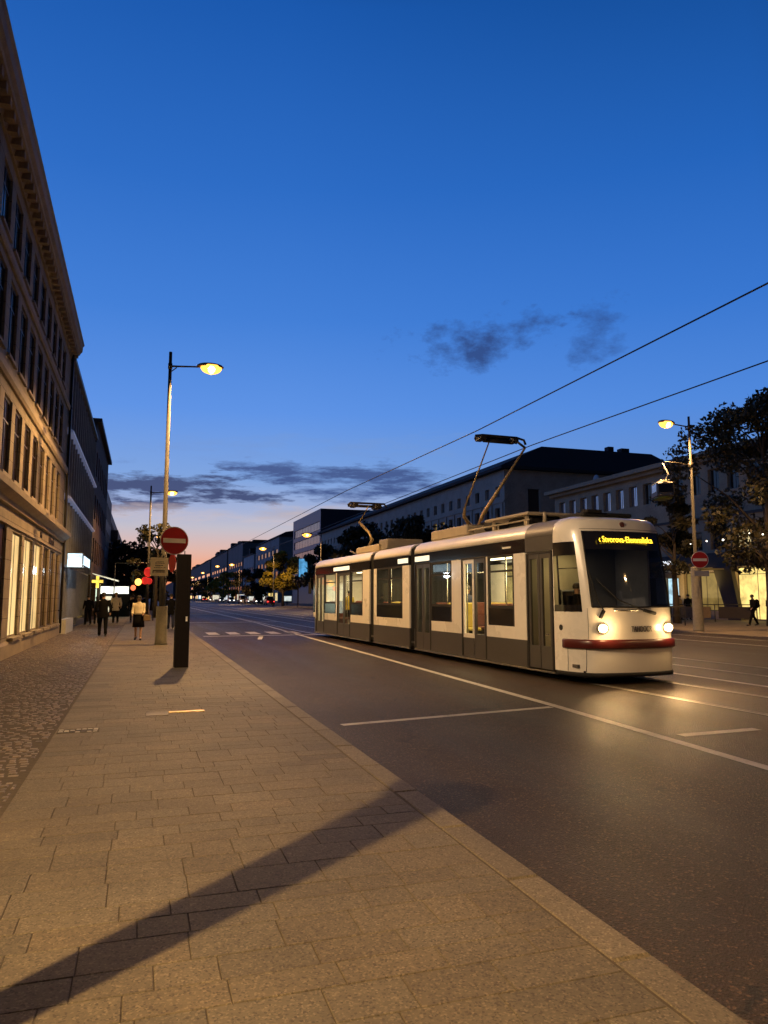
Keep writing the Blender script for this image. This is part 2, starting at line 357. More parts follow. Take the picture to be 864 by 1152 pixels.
line([(23.4, -4), (23.4, 300)], .12)
line([(2.6, 33.6), (8.4, 33.6)], .35)
for q in range(5): line([(3.2+q*.95, 34.9), (3.2+q*.95, 37.2)], .5)
line([(4.6, 30.5), (5.0, 32.8)], .18); line([(2.7, 52), (9, 52)], .4); line([(2.7, 78), (9, 78)], .5)
# grooved tram rails, three sheets
M_RAIL = mat('rail_steel', (.55, .50, .43), .32, metal=.45, var=.15, vscale=8)
M_GROOVE = mat('rail_groove', (.012, .010, .009), .9)
def rail(pts):
    b = MB(); P = [Vector((p[0], p[1])) for p in pts]
    def strip(o0, o1, z, mi):
        for k in range(len(P)-1):
            d = (P[k+1]-P[k]).normalized(); n_ = Vector((d.y, -d.x))
            b.face([(*(P[k]+n_*o0), z), (*(P[k]+n_*o1), z), (*(P[k+1]+n_*o1), z), (*(P[k+1]+n_*o0), z)], mi)
    strip(-.10, .10, -.0962, 1); strip(-.072, -.004, -.0925, 0); strip(.036, .070, -.0925, 0)
    return struct(b.build('tram_rail', [M_RAIL, M_GROOVE]))
TX, TY, TA, TS = 8.115, 13.106, .0373, 1.0625
def tw(x, y): x *= TS; y *= TS; return (TX + x*cos(TA) - y*sin(TA), TY + x*sin(TA) + y*cos(TA))
for xx in (.40, 1.88):
    rail([tw(xx, -20), tw(xx, 22), (tw(xx, 24)[0]+.03, tw(xx, 24)[1]), (tw(xx, 26)[0]+.10, tw(xx, 26)[1]), (tw(xx, 26)[0]+.1, 400)])
rail([(12.9, -10), (12.9, 400)]); rail([(14.4, -10), (14.4, 400)])
# covers set in the paving
t0 = thing('utility_cover', 'brown rectangular utility cover with a yellow strip set in the pavement', 'cover', (.10, 10.9, 0))
b = MB(); b.box(0, .30, -.16, .16, -.02, .006, bev=.004); b.build('plate', mat('cover_brown', (.09, .065, .04), .6, var=.3, vscale=15), t0)
b = MB(); b.box(.305, .80, .04, .17, -.02, .010, bev=.004); b.build('strip', mat('brass_strip', (.62, .42, .10), .35, metal=.5, var=.35, vscale=12), t0)
t0 = thing('stone_grating', 'black and white chequered setts in a small patch by the cobbles', 'grating', (-.90, 9.85, 0))
b = MB(); b.box(-.01, .46, -.13, .12, -.02, .003, 2)
for i in range(7):
    for j in range(4): b.box(i*.065, i*.065+.055, j*.06-.12, j*.06-.07, -.01, .008, mi=int(R.random() < .5), bev=.006)
b.build('setts', [mat('white_sett', (.5, .46, .4), .6, var=.2, vscale=20), mat('black_sett', (.03, .025, .02), .6), M_GROUT], t0)

# ================================================================== FACADES
M_STONE = brick_mat('warm_limestone', (.30, .24, .16, 1), (.27, .215, .14, 1), (.10, .07, .04, 1), 1.3, .52, .010, bump=.3)
M_STONEP = mat('stone_trim', (.30, .24, .165), .75, var=.18, vscale=2, bump=.25, bscale=30)
M_WINDK = mat('dark_window_glass', (.022, .015, .012), .10, spec=.6, var=.25, vscale=1.5)
M_WINBL = mat('sky_window_glass', (.55, .57, .62), .12, metal=.85)
M_FRAME = mat('window_frame_brown', (.05, .035, .025), .5)
M_FRAMEG = mat('window_frame_grey', (.12, .11, .10), .5)
def lit(name, col, es, c2=None, scale=1.2):
    if name in _M: return _M[name]
    m = bpy.data.materials.new(name); m.use_nodes = True; t = NT(m.node_tree); bs = t.n['Principled BSDF']
    co = t.new('ShaderNodeTexCoord').outputs['Object']
    c = t.ramp(t.noise(co, scale, 4, .6), [(.35, tuple(v*.55 for v in (c2 or col)[:3]) + (1,)), (.55, tuple(col[:3]) + (1,)), (.75, tuple(min(1, v*1.1) for v in col[:3]) + (1,))])
    t.l.new(c, bs.inputs['Emission Color']); bs.inputs['Emission Strength'].default_value = es
    bs.inputs['Base Color'].default_value = (.03, .03, .03, 1); bs.inputs['Roughness'].default_value = .15
    _M[name] = m; return m
M_LITW = lit('lit_shop_cream', (1.0, .66, .26), 1.05, None, .5)
M_LITY = lit('lit_window_yellow', (1.0, .72, .22), 1.35, None, 1.1)
M_LITD = lit('dim_shop_gold', (.62, .40, .10), .38, None, .9)
M_LITB = lit('lit_window_ice', (.55, .85, 1.0), 1.1, None, 1.6)
M_LITS = lit('lit_window_small', (1.0, .78, .38), .9)
class Facade:
    """vertical wall: u runs along, z up; nrm is the outward normal; local coords under root at the origin"""
    def __init__(s, o, u, nrm): s.o = Vector(o); s.u = Vector(u); s.nr = Vector(nrm)
    def P(s, a, z, d=0): return s.o + s.u*a + s.nr*d + Vector((0, 0, z))
    def cuboid(s, b, a0, a1, z0, z1, d0, d1, mi=0):
        i = len(b.v); c = [s.P(a, z, d) for z in (z0, z1) for (a, d) in ((a0, d0), (a1, d0), (a1, d1), (a0, d1))]; b.v += [tuple(p) for p in c]
        for q in ((0,3,2,1),(4,5,6,7),(0,1,5,4),(1,2,6,5),(2,3,7,6),(3,0,4,7)): b.f.append(tuple(i+k for k in q)); b.mi.append(mi); b.sm.append(False)
    def wall(s, a0, a1, z0, z1, ops, depth, mi=0, mrev=0):
        b = MB(); A = sorted({a0, a1, *[round(q, 4) for o in ops for q in o[:2]]}); Zs = sorted({z0, z1, *[round(q, 4) for o in ops for q in o[2:4]]})
        ops = [tuple(round(q, 4) for q in o[:4]) for o in ops]
        for i in range(len(A)-1):
            for j in range(len(Zs)-1):
                ca, cz = (A[i]+A[i+1])/2, (Zs[j]+Zs[j+1])/2
                if any(o[0] < ca < o[1] and o[2] < cz < o[3] for o in ops): continue
                b.face([s.P(A[i], Zs[j]), s.P(A[i+1], Zs[j]), s.P(A[i+1], Zs[j+1]), s.P(A[i], Zs[j+1])], mi)
        for o in ops:
            p, q, r, t = o
            for (x, y) in (((p, r), (q, r)), ((q, r), (q, t)), ((q, t), (p, t)), ((p, t), (p, r))):
                b.face([s.P(x[0], x[1]), s.P(y[0], y[1]), s.P(y[0], y[1], -depth), s.P(x[0], x[1], -depth)], mrev)
        return b
    def window(s, root, o, depth, mframe, mpane, fw=.07, bars=1, hbar=.0, name='window', sill_mat=None, sill_d=.07):
        a0, a1, z0, z1 = o[:4]; b = MB(); d = -depth+.001
        for (p, q, r, t) in ((a0, a0+fw, z0, z1), (a1-fw, a1, z0, z1), (a0+fw, a1-fw, z0, z0+fw), (a0+fw, a1-fw, z1-fw, z1)): s.cuboid(b, p, q, r, t, d, d+.04)
        for k in range(bars):
            c = a0 + (a1-a0)*(k+1)/(bars+1); s.cuboid(b, c-fw*.4, c+fw*.4, z0+fw, z1-fw, d, d+.035)
        if hbar: c = z0+(z1-z0)*hbar; s.cuboid(b, a0+fw, a1-fw, c-fw*.35, c+fw*.35, d, d+.034)
        f = b.build(name, mframe, root)
        b = MB(); b.face([s.P(a0, z0, d+.02), s.P(a1, z0, d+.02), s.P(a1, z1, d+.02), s.P(a0, z1, d+.02)]); b.build('pane', mpane, f)
        if sill_mat: b = MB(); s.cuboid(b, a0-.06, a1+.06, z0-.08, z0, -.02, sill_d); b.build('sill', sill_mat, f)
        return f
def band(F, root, name, m, a0, a1, prof):
    """moulding: profile of (projection, z) swept along the wall"""
    b = MB(); r0 = [F.P(a0, z, d) for d, z in prof]; r1 = [F.P(a1, z, d) for d, z in prof]; b.loft([r0, r1], 0, True, True, False)
    return b.build(name, m, root)
def solid(b, x0, x1, y0, y1, z0, z1, faces='xXyYzZ', mi=0):
    v = [(x0,y0,z0),(x1,y0,z0),(x1,y1,z0),(x0,y1,z0),(x0,y0,z1),(x1,y0,z1),(x1,y1,z1),(x0,y1,z1)]
    q = dict(z=(0,3,2,1), Z=(4,5,6,7), y=(0,1,5,4), X=(1,2,6,5), Y=(2,3,7,6), x=(3,0,4,7))
    for f in faces: b.face([v[k] for k in q[f]], mi)

# ---- building 1: warm stone office block on the left
B1 = thing('stone_building', 'long warm stone building with deep cornice beside the near pavement', 'building', (-3.45, 0, 0))
F = Facade((0, 0, 0), (0, 1, 0), (1, 0, 0))
E1 = 35.3; ops = []; rows = [(4.75, 6.72), (7.72, 9.68), (10.45, 12.0)]
for k in range(17):
    c = 32.7-1.72*k
    for z0, z1 in rows: ops.append((c-.58, c+.58, z0, z1, 'w'))
shop = [(22.45, 24.15), (24.62, 26.35), (26.82, 28.75), (29.25, 30.85), (31.22, 32.9), (33.35, 34.5)]
for a, c in shop: ops.append((a, c, .5, 3.42, 's'))
ops.append((19.4, 21.5, .02, 3.5, 'd'))
for k in range(5): ops.append((17.4-2.2*k-1.6, 17.4-2.2*k, .5, 3.42, 's2'))
F.wall(-9, E1, -.02, 13.0, ops, .10).build('wall', M_STONE, B1)
for n_, o in enumerate(ops):
    if o[4] == 'w': F.window(B1, o, .10, M_FRAME, M_WINDK, .06, 1, .7, sill_mat=M_STONEP)
for k, (a, c) in enumerate(shop):
    F.window(B1, (a, c, .5, 3.42), .10, M_STONEP if k < 3 else M_FRAME, M_LITW if k < 3 else M_WINDK, .05, 1, 0, 'shop_window', sill_mat=M_STONEP, sill_d=.16)
for o in ops:
    if o[4] == 's2': F.window(B1, o, .10, M_FRAME, M_WINDK, .06, 1, 0, 'shop_window')
F.window(B1, (19.4, 21.5, .02, 3.5), .10, M_FRAME, mat('oxblood_door', (.05, .014, .01), .4), .09, 1, .75, 'door')
b = MB(); solid(b, -11, -.001, -9, E1, -.02, 13.0, 'xyY'); solid(b, -11, 0, -9, E1, 12.9, 13.0, 'Z'); b.build('wall', M_STONEP, B1)
band(F, B1, 'cornice', M_STONEP, -9, E1+.12, [(0.002, 3.98), (.10, 3.98), (.14, 4.10), (.26, 4.18), (.34, 4.24), (.36, 4.40), (.30, 4.46), (.12, 4.50), (.002, 4.56)])
band(F, B1, 'string_course', M_STONEP, -9, E1, [(.002, 7.02), (.07, 7.02), (.12, 7.10), (.12, 7.28), (.05, 7.36), (.002, 7.38)])
band(F, B1, 'string_course', M_STONEP, -9, E1, [(.002, 9.90), (.06, 9.90), (.10, 9.98), (.10, 10.12), (.04, 10.2), (.002, 10.22)])
band(F, B1, 'string_course', M_STONEP, -9, E1, [(.002, 3.50), (.05, 3.50), (.05, 3.56), (.002, 3.58)])
band(F, B1, 'plinth', M_STONEP, -9, E1, [(.002, -.02), (.09, -.02), (.09, .34), (.05, .40), (.002, .42)])
band(F, B1, 'roof_cornice', M_STONEP, -9, E1+.3, [(.002, 12.35), (.06, 12.35), (.10, 12.55), (.34, 12.62), (.36, 12.70), (.44, 12.78), (.46, 13.02), (.52, 13.10), (.50, 13.16), (-.3, 13.35), (-.3, 12.5)])
y = -8.5
while y < E1: b = MB(); F.cuboid(b, y, y+.18, 12.40, 12.615, .06, .30); b.build('cornice_bracket', M_STONEP, B1); y += .52
b = MB(); b.tube([(.10, E1-.12, .05), (.10, E1-.12, 12.5)], .055, 8)
for z in (1, 4, 7, 10): b.box(.0, .17, E1-.19, E1-.05, z, z+.05)
b.build('drainpipe', mat('pipe_dark', (.03, .026, .024), .5, metal=.4), B1)
RX = Matrix.Rotation(pi/2, 4, 'X')
def wall_text(body, size, s, z, n, parent, m, name='lettering', sgn=1, stretch=None, ext=.01):
    # reads along +y on a wall whose outward normal is +x (sgn 1) or along -y with normal -x (sgn -1)
    M_ = Matrix.Translation((n, s, z)) @ Matrix.Rotation(pi/2*sgn, 4, 'Z') @ RX
    return text_mesh(body, size, name, m, parent, M_, ext, stretch=stretch)
M_LET = mat('bronze_letters', (.045, .03, .018), .5, metal=.3)
wall_text('IHI', .40, 28.2, 3.78, .02, B1, M_LET); wall_text('Ullonck', .46, 31.3, 3.76, .02, B1, M_LET, stretch=(1.2, 1))

# ---- building 2: grey ribbed front with two pale blue lit bands
M_GREYF = mat('grey_cladding', (.115, .12, .14), .55, var=.2, vscale=1.2)
M_FIN = mat('grey_fin', (.20, .205, .23), .5, var=.15, vscale=2)
B2 = thing('grey_office_building', 'grey ribbed building with two pale bands and a white lit sign', 'building', (-3.5, 35.45, 0))
F = Facade((0, 0, 0), (0, 1, 0), (1, 0, 0)); L2 = 17.9; ops = []
for k in range(14):
    for z0, z1 in ((3.5, 5.6), (6.6, 8.6), (9.5, 11.4)): ops.append((.5+k*1.24, 1.4+k*1.24, z0, z1))
ops2 = [(1.2, 5.2, .5, 2.7), (6, 10, .1, 2.7), (11, 16.8, .3, 2.7)]
F.wall(0, L2, -.02, 12.3, ops+ops2, .2).build('wall', M_GREYF, B2)
for o in ops: F.window(B2, o, .2, M_FRAMEG, M_WINDK, .05, 0, .5)
for k, o in enumerate(ops2): F.window(B2, o, .2, M_FRAMEG, [M_WINDK, M_WINDK, M_LITD][k], .06, 3, 0, 'shop_window')
b = MB(); solid(b, -9, -.001, 0, L2, -.02, 12.3, 'xyY'); solid(b, -9, 0, 0, L2, 12.2, 12.3, 'Z'); b.build('wall', M_GREYF, B2)
b = MB()
for k in range(15): F.cuboid(b, .3+k*1.24-.06, .3+k*1.24+.06, 3.1, 12.1, .002, .16)
for k in range(24): F.cuboid(b, 1.2+k*.7, 1.26+k*.7, .5, 3.0, .002, .06)
b.build('fin', M_FIN, B2)
M_BAND = mat('pale_lit_band', (.35, .37, .42), .4, emit=(.28, .36, .75), es=.16)
for z in (5.95, 8.95): band(F, B2, 'light_band', M_BAND, 0, L2, [(.003, z), (.28, z+.04), (.30, z+.13), (.003, z+.30)])
band(F, B2, 'roof_edge', M_FRAMEG, -.05, L2+.05, [(-.3, 12.3), (.25, 12.3), (.25, 12.5), (-.3, 12.5)])
b = MB(); F.cuboid(b, .2, 3.8, -.02, .62, .02, .34); b.build('planter_wall', mat('white_render', (.55, .53, .48), .7, var=.15), B2)
t0 = thing('shop_sign', 'glowing white box sign fixed to the grey building front', 'sign', (-3.3, 37.1, 2.95))
b = MB(); b.box(-.1, .62, 0, .22, 0, .72, bev=.015); b.box(-.1, .62, .22, 4.6, .14, .62, bev=.015)
b.build('sign_case', mat('sign_case', (.15, .17, .2), .4), t0)
b = MB(); b.box(-.06, .58, -.012, -.002, .05, .67); b.box(.622, .63, .3, 4.5, .17, .59); b.build('light_panel', lit('sign_white', (.62, .86, 1.0), 2.2, None, 3), t0)
lamp_light('sign_light', 'POINT', (1.1, 1.5, -.1), 60, (.75, .9, 1), t0, .15)

# ---- buildings 3-5 further up the left side
M_BRK = brick_mat('brown_brick', (.085, .035, .022, 1), (.06, .026, .018, 1), (.05, .04, .03, 1), .25, .08, .012, bump=.3)
B3 = thing('brick_building', 'tall dark brown brick building beyond the grey ribbed front', 'building', (-3.35, 53.5, 0))
ops = [(.8+k*2.4, 2.0+k*2.4, z, z+1.7) for k in range(7) for z in (4, 7, 10)]; L3 = 17.5
F.wall(0, L3, -.02, 13.6, ops+[(.6, 5.5, .2, 2.8), (6.5, 11.5, .2, 2.8), (12.4, 17, .2, 2.8)], .22).build('wall', M_BRK, B3)
for o in ops: F.window(B3, o, .22, M_FRAME, M_WINDK, .06, 1)
for o, mm in (((.6, 5.5, .2, 2.8), M_WINDK), ((6.5, 11.5, .2, 2.8), lit('lit_shop_green', (.8, 1, .75), 1.6)), ((12.4, 17, .2, 2.8), M_LITY)): F.window(B3, o, .22, M_FRAME, mm, .07, 2, .8, 'shop_window')
b = MB(); solid(b, -9, -.001, 0, L3, -.02, 13.6, 'xyY'); solid(b, -9, 0, 0, L3, 13.5, 13.6, 'Z'); b.build('wall', M_BRK, B3)
band(F, B3, 'roof_edge', M_FRAME, -.05, L3+.05, [(-.3, 13.6), (.3, 13.6), (.3, 13.85), (-.3, 13.85)])
t0 = thing('pharmacy_sign', 'yellow glowing cross sign with a pale awning on the brick building', 'sign', (-3.3, 52.6, 2.2))
b = MB(); b.box(.1, .80, -.05, .05, .36, .54); b.box(.36, .54, -.05, .05, .02, .80); b.build('cross', lit('sign_yellow', (1, .62, .08), 2.0, None, 3), t0)
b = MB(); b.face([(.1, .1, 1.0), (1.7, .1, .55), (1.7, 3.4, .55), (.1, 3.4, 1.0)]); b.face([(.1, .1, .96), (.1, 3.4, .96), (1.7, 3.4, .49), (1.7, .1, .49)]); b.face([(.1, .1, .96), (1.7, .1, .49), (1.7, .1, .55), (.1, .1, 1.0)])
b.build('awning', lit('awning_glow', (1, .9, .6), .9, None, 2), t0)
B4 = thing('dark_apartment_building', 'low dark plain building after the brick one on the left', 'building', (-3.5, 71.2, 0))
ops = [(.8+k*2.6, 2.1+k*2.6, z, z+1.6) for k in range(5) for z in (3.8, 6.4, 9)]; L4 = 14
F.wall(0, L4, -.02, 11.7, ops, .2).build('wall', M_GREYF, B4)
for o in ops: F.window(B4, o, .2, M_FRAME, M_WINDK, .06, 1)
b = MB(); solid(b, -9, -.001, 0, L4, -.02, 11.7, 'xyYZ'); b.build('wall', M_GREYF, B4)
B5 = thing('balcony_building', 'dark building with stacked balconies at the end of the left row', 'building', (-3.7, 86, 0))
ops = [(1+k*3.2, 3+k*3.2, z, z+2.0) for k in range(8) for z in (3.2, 5.7, 8.2)]; L5 = 27
F.wall(0, L5, -.02, 11.2, ops, .2).build('wall', M_GREYF, B5)
for o in ops: F.window(B5, o, .2, M_FRAME, M_WINDK, .06, 1)
b = MB(); solid(b, -9, -.001, 0, L5, -.02, 11.2, 'xyYZ'); b.build('wall', M_GREYF, B5)
for k in range(8):
    for z in (3.0, 5.5, 8.0):
        b = MB(); F.cuboid(b, .7+k*3.2, 3.3+k*3.2, z, z+.14, .002, .9); F.cuboid(b, .7+k*3.2, 3.3+k*3.2, z+.14, z+1.0, .84, .9); F.cuboid(b, .7+k*3.2, .76+k*3.2, z+.14, z+1.0, .002, .84); b.build('balcony', M_GREYF, B5)
b0 = thing('corner_house', 'plain dark house closing the left row in the distance', 'building', (-5, 116, 0)); b = MB(); solid(b, -14, 0, 0, 60, -.02, 9.5, 'xXyYZ'); b.build('wall', M_GREYF, b0)
b = MB(); b.loft([[(-14, 0, 9.5), (0, 0, 9.5), (-7, 0, 12)], [(-14, 60, 9.5), (0, 60, 9.5), (-7, 60, 12)]], 0, True, True, False); b.build('roof', M_FRAME, b0)

# ---- right side: tall block with hipped roof
M_GSTONE = mat('grey_stone', (.36, .30, .24), .8, var=.18, vscale=.5, bump=.2, bscale=6)
M_ROOF = mat('dark_roof', (.022, .022, .026), .85, var=.15, vscale=1)
BT = thing('hipped_roof_building', 'long grey stone block with dark hipped roof behind the tram', 'building', (40, 77.4, 0))
FR = Facade((0, 0, 0), (0, 1, 0), (-1, 0, 0)); LT = 94.6; ops = []
for k in range(33):
    a = 1.2+k*2.84
    ops.append((a, a+1.15, 13.45, 14.75)); ops.append((a, a+1.35, 9.6, 12.2)); ops.append((a, a+1.35, 5.4, 8.2))
FR.wall(0, LT, -.02, 16.6, ops, .35).build('wall', M_GSTONE, BT)
for k, o in enumerate(ops):
    mp = M_WINBL if (o[2] > 13 and (k//3) % 5 != 2) else M_WINDK
    if o[2] == 9.6 and k//3 in (6, 7, 12): mp = M_LITD
    FR.window(BT, o, .35, M_FRAMEG, mp, .08, 1 if o[2] < 13 else 0)
FE = Facade((0, 0, 0), (1, 0, 0), (0, -1, 0)); eo = [(3.1, 4.7, 9, 14.4), (7.2, 9.0, 9, 14.4), (12, 13.6, 9, 14.4), (16, 17.6, 9, 14.4)]
FE.wall(0, 26, -.02, 16.6, eo, .35).build('wall', M_GSTONE, BT)
for o in eo: FE.window(BT, o, .35, M_FRAME, mat('brown_window', (.05, .03, .022), .3), .1, 1, .5)
b = MB(); solid(b, 0, 26, 0, LT, -.02, 16.6, 'XY'); b.build('wall', M_GSTONE, BT)
b = MB(); e = .7
lo = [(-e, -e, 16.6), (26+e, -e, 16.6), (26+e, LT+e, 16.6), (-e, LT+e, 16.6)]; lo2 = [(p[0], p[1], 16.95) for p in lo]; hi = [(6.7, 2.8, 20.3), (23, 2.8, 20.3), (23, LT-3, 20.3), (6.7, LT-3, 20.3)]
b.loft([lo, lo2, hi], 0, True, True, False); rf = b.build('roof', M_ROOF, BT)
b = MB(); b.box(17.3, 18.1, 4, 4.9, 19.9, 21.2); b.build('chimney', M_ROOF, rf); b = MB(); b.box(19.3, 20.5, 4, 5, 19.9, 21.1); b.build('chimney', M_ROOF, rf)
b = MB(); FR.cuboid(b, 0, LT, 12.75, 12.95, .003, .12); FR.cuboid(b, 0, LT, 8.8, 9.0, .003, .12); b.build('string_course', M_GSTONE, BT)
b = MB()
for k in range(34): FR.cuboid(b, .55+k*2.84-.18, .55+k*2.84+.18, 4.5, 12.7, .003, .14)
b.build('pilaster', M_GSTONE, BT)

# ---- right side: lower wing with the shops
M_WSTONE = mat('brown_stone', (.34, .255, .165), .8, var=.2, vscale=.7, bump=.2, bscale=8)
M_WDARK = mat('shopfront_dark', (.035, .022, .016), .6, var=.2)
BW = thing('shop_building', 'lower brown stone building with lit shopfronts behind the big tree', 'building', (40, 22, 0))
LW = 44.3; ops = []
for k in range(22): ops.append((LW-1.9-k*1.9, LW-.8-k*1.9, 9.35, 11.1))
for k in range(8): ops.append((15.4+k*2.35-6, 16.9+k*2.35-6, 5.1, 6.5))
sops = [(15.2, 20.4, .05, 3.72, 'y'), (21.4, 25.7, .6, 3.45, 'd'), (26.3, 27.9, .8, 3.15, 'b'), (8.5, 14.4, .05, 3.72, 'y'), (29, 34, .6, 3.2, 'k'), (35, 41, .6, 3.2, 'k')]
FR.wall(0, LW, -.02, 12.0, ops+sops, .3).build('wall', M_WSTONE, BW)
for k, o in enumerate(ops):
    mp = M_WINBL if o[2] > 9 and k < 7 else M_WINDK
    if o[2] < 9 and 19.0 > o[0] > 16.0: mp = M_LITS
    FR.window(BW, o, .3, M_FRAMEG, mp, .07, 1)
for o in sops:
    FR.window(BW, o, .3, M_FRAME, dict(y=M_LITY, d=M_LITD, b=M_LITB, k=M_WINDK)[o[4]], .06, {'y': 2, 'd': 3, 'b': 0, 'k': 3}[o[4]], .86 if o[4] == 'y' else 0, 'shop_window')
b = MB(); solid(b, 0, 22, 0, LW, -.02, 12.0, 'XyY'); b.build('wall', M_WSTONE, BW)
b = MB(); solid(b, -.9, 22, -.5, LW+.6, 12.0, 12.35, 'xXyYzZ'); solid(b, -.45, 22, -.3, LW+.3, 11.7, 12.0, 'xyY'); b.build('roof_cornice', M_WSTONE, BW)
b = MB(); b.box(6, 12, 30, 38, 12.35, 14.2); b.build('plant_room', M_ROOF, BW)
b = MB(); b.tube([(3, 41, 12.35), (3, 41, 13)], .05, 6); b.ellip((2.8, 41, 13.3), (.2, .5, .5)); b.build('satellite_dish', mat('dish_grey', (.3, .3, .3), .6), BW)
b = MB(); FR.cuboid(b, 7, LW-1, 3.8, 4.85, .003, .12); FR.cuboid(b, 7, LW-1, 7.4, 7.6, .003, .1); b.build('fascia', M_WDARK, BW)
b = MB()   # raked pillar between the yellow shop and the gold shop
for (x0, x1, s0, s1) in ((20.35, 21.1, 20.9, 21.9),):
    z0, z1 = 0, 3.79
    b.loft([[FR.P(19.7, z0, .01), FR.P(20.9, z0, .01), FR.P(20.9, z0, .35), FR.P(19.7, z0, .35)], [FR.P(20.5, z1, .01), FR.P(22.2, z1, .01), FR.P(22.2, z1, .35), FR.P(20.5, z1, .35)]], 0, True, True, False)
b.build('pillar', M_WDARK, BW)
wall_text('ONIB &~', .52, 27.0, 4.28, -.14, BW, mat('white_letters', (.8, .8, .8), .5, emit=(.9, .95, 1), es=1.3), sgn=-1, stretch=(1.1, 1))
t0 = thing('cafe_awning', 'thin straight awning edge over the dim gold shopfront', 'awning', (39.6, 43, 0))
b = MB(); b.box(-2.2, 0, 0, 8, 3.58, 3.66); b.build('canopy', mat('awning_tan', (.35, .27, .15), .7), t0)
b = MB(); b.box(-2.16, -2.1, .3, .36, 0, 3.58); b.box(-2.16, -2.1, 7.6, 7.66, 0, 3.58); b.build('post', M_FRAME, t0)
for q, (yy, pw) in enumerate(((38.5, 160), (46, 50))): lamp_light('shop_light', 'AREA', (39.4, yy, 2.6), pw, (1, .72, .3), None, rot=(0, radians(-90-18), 0), size=(2.2, 4.5))

# ---- right side far: glass box and the row behind
M_GBOX = mat('blue_glass_cladding', (.10, .125, .17), .25, metal=.3, var=.15, vscale=.15)
BG = thing('glass_box_building', 'tall box building with pale banded front beyond the hipped block', 'building', (40, 172.3, 0))
ops = [(1.0, 32.5, z, z+2.1) for z in (5, 8.2, 11.4, 14.6, 17.8)]
FR.wall(0, 34, -.02, 22.8, ops, .2).build('wall', mat('pale_cladding', (.22, .24, .28), .5, var=.1), BG)
for o in ops: FR.window(BG, o, .2, M_FRAMEG, M_GBOX, .1, 8)
b = MB(); solid(b, 0, 30, 0, 34, -.02, 22.8, 'XyYZ'); b.build('wall', mat('navy_side', (.03, .035, .05), .6, var=.1), BG)
FAR = [('curved_roof_building', 'far grey building with dark curved roof left of the box', 229, 50, 20.5, 23, .12), ('pale_far_building', 'pale far block directly behind the yellow lit tree', 284, 30, 18, 21, .16),
       ('stepped_building', 'distant dark block with stepped top above the far lamps', 318, 56, 25, 27, .07), ('distant_building', 'far low roofed row seen under the orange sky', 380, 90, 25, 26, .06),
       ('distant_building', 'farthest house row where the street meets the sky', 478, 240, 25, 25, .05)]
for nm, lb, s0, L_, h, hr, al in FAR:
    t0 = thing(nm, lb, 'building', (40, s0, 0)); m_ = mat('far_wall_%d' % s0, (al*2.2, al*2.1, al*2.05), .8, var=.2, vscale=.15)
    ops = [(2+k*(L_-4)/6, 2+k*(L_-4)/6+(L_-4)/9, z, z+1.8) for k in range(6) for z in (4.5, 8, 11.5, 15) if z < h-3]
    gops = [(1.5+k*(L_-3)/7, 1.5+k*(L_-3)/7+(L_-3)/9, .4, 3.1) for k in range(7)]
    FR.wall(0, L_, -.02, h, ops+gops, .2).build('wall', m_, t0)
    for q, o in enumerate(gops): FR.window(t0, o, .2, M_FRAMEG, R.choice([M_LITY, M_LITS, M_LITB, M_WINDK]), .12, 1, 0, 'shop_window')
    for q, o in enumerate(ops): FR.window(t0, o, .2, M_FRAMEG, M_LITS if R.random() < .03 else (M_WINBL if R.random() < .1 else M_WINDK), .12, 1)
    b = MB(); solid(b, 0, 24, 0, L_, -.02, h, 'XyYZ'); b.build('wall', m_, t0)
    b = MB()
    if 'curved' in nm: b.loft([[(x_, y_, h+(hr-h)*sin(pi*min(1, (x_+1)/26*1.0))**.5 if 0 < x_ < 24 else h) for x_ in (-.5, 2, 6, 12, 18, 22, 24)] for y_ in (-.4, L_+.4)], 0, True, True, False)
    else:
        b.box(-.4, 24, -.3, L_+.3, h, h+.5)
        for q in range(6): y_ = L_*(.04+q*.155); b.box(R.uniform(.5, 5), 20, y_, y_+L_*R.uniform(.07, .13), h+.5, h+R.uniform(1.2, 4.2))
    b.build('roof', M_ROOF, t0)
for k, (s0, L_, h, n0) in enumerate(((735, 160, 22, 40), (900, 300, 20, 34), (176, 40, 10, -8), (230, 120, 11, -10), (360, 200, 12, -14))):
    lab = ['last dim roofline at the right end of the street', 'faint block on the horizon under the orange glow', 'dark low house behind the pavement trees', 'low dark row behind the left trees', 'horizon row far up the left side'][k]
    t0 = thing('distant_building', lab, 'building', (n0, s0, 0)); b = MB(); wdt = 24 if n0 > 0 else -14
    solid(b, min(0, wdt), max(0, wdt), 0, L_, -.02, h, 'xXyYZ'); b.build('wall', mat('far_wall_dark', (.05, .048, .05), .8, var=.2, vscale=.2), t0)
    b = MB(); b.box(min(0, wdt)+3, max(0, wdt)-3, 1, L_*.5, h, h+1.5); b.build('roof', M_ROOF, t0)

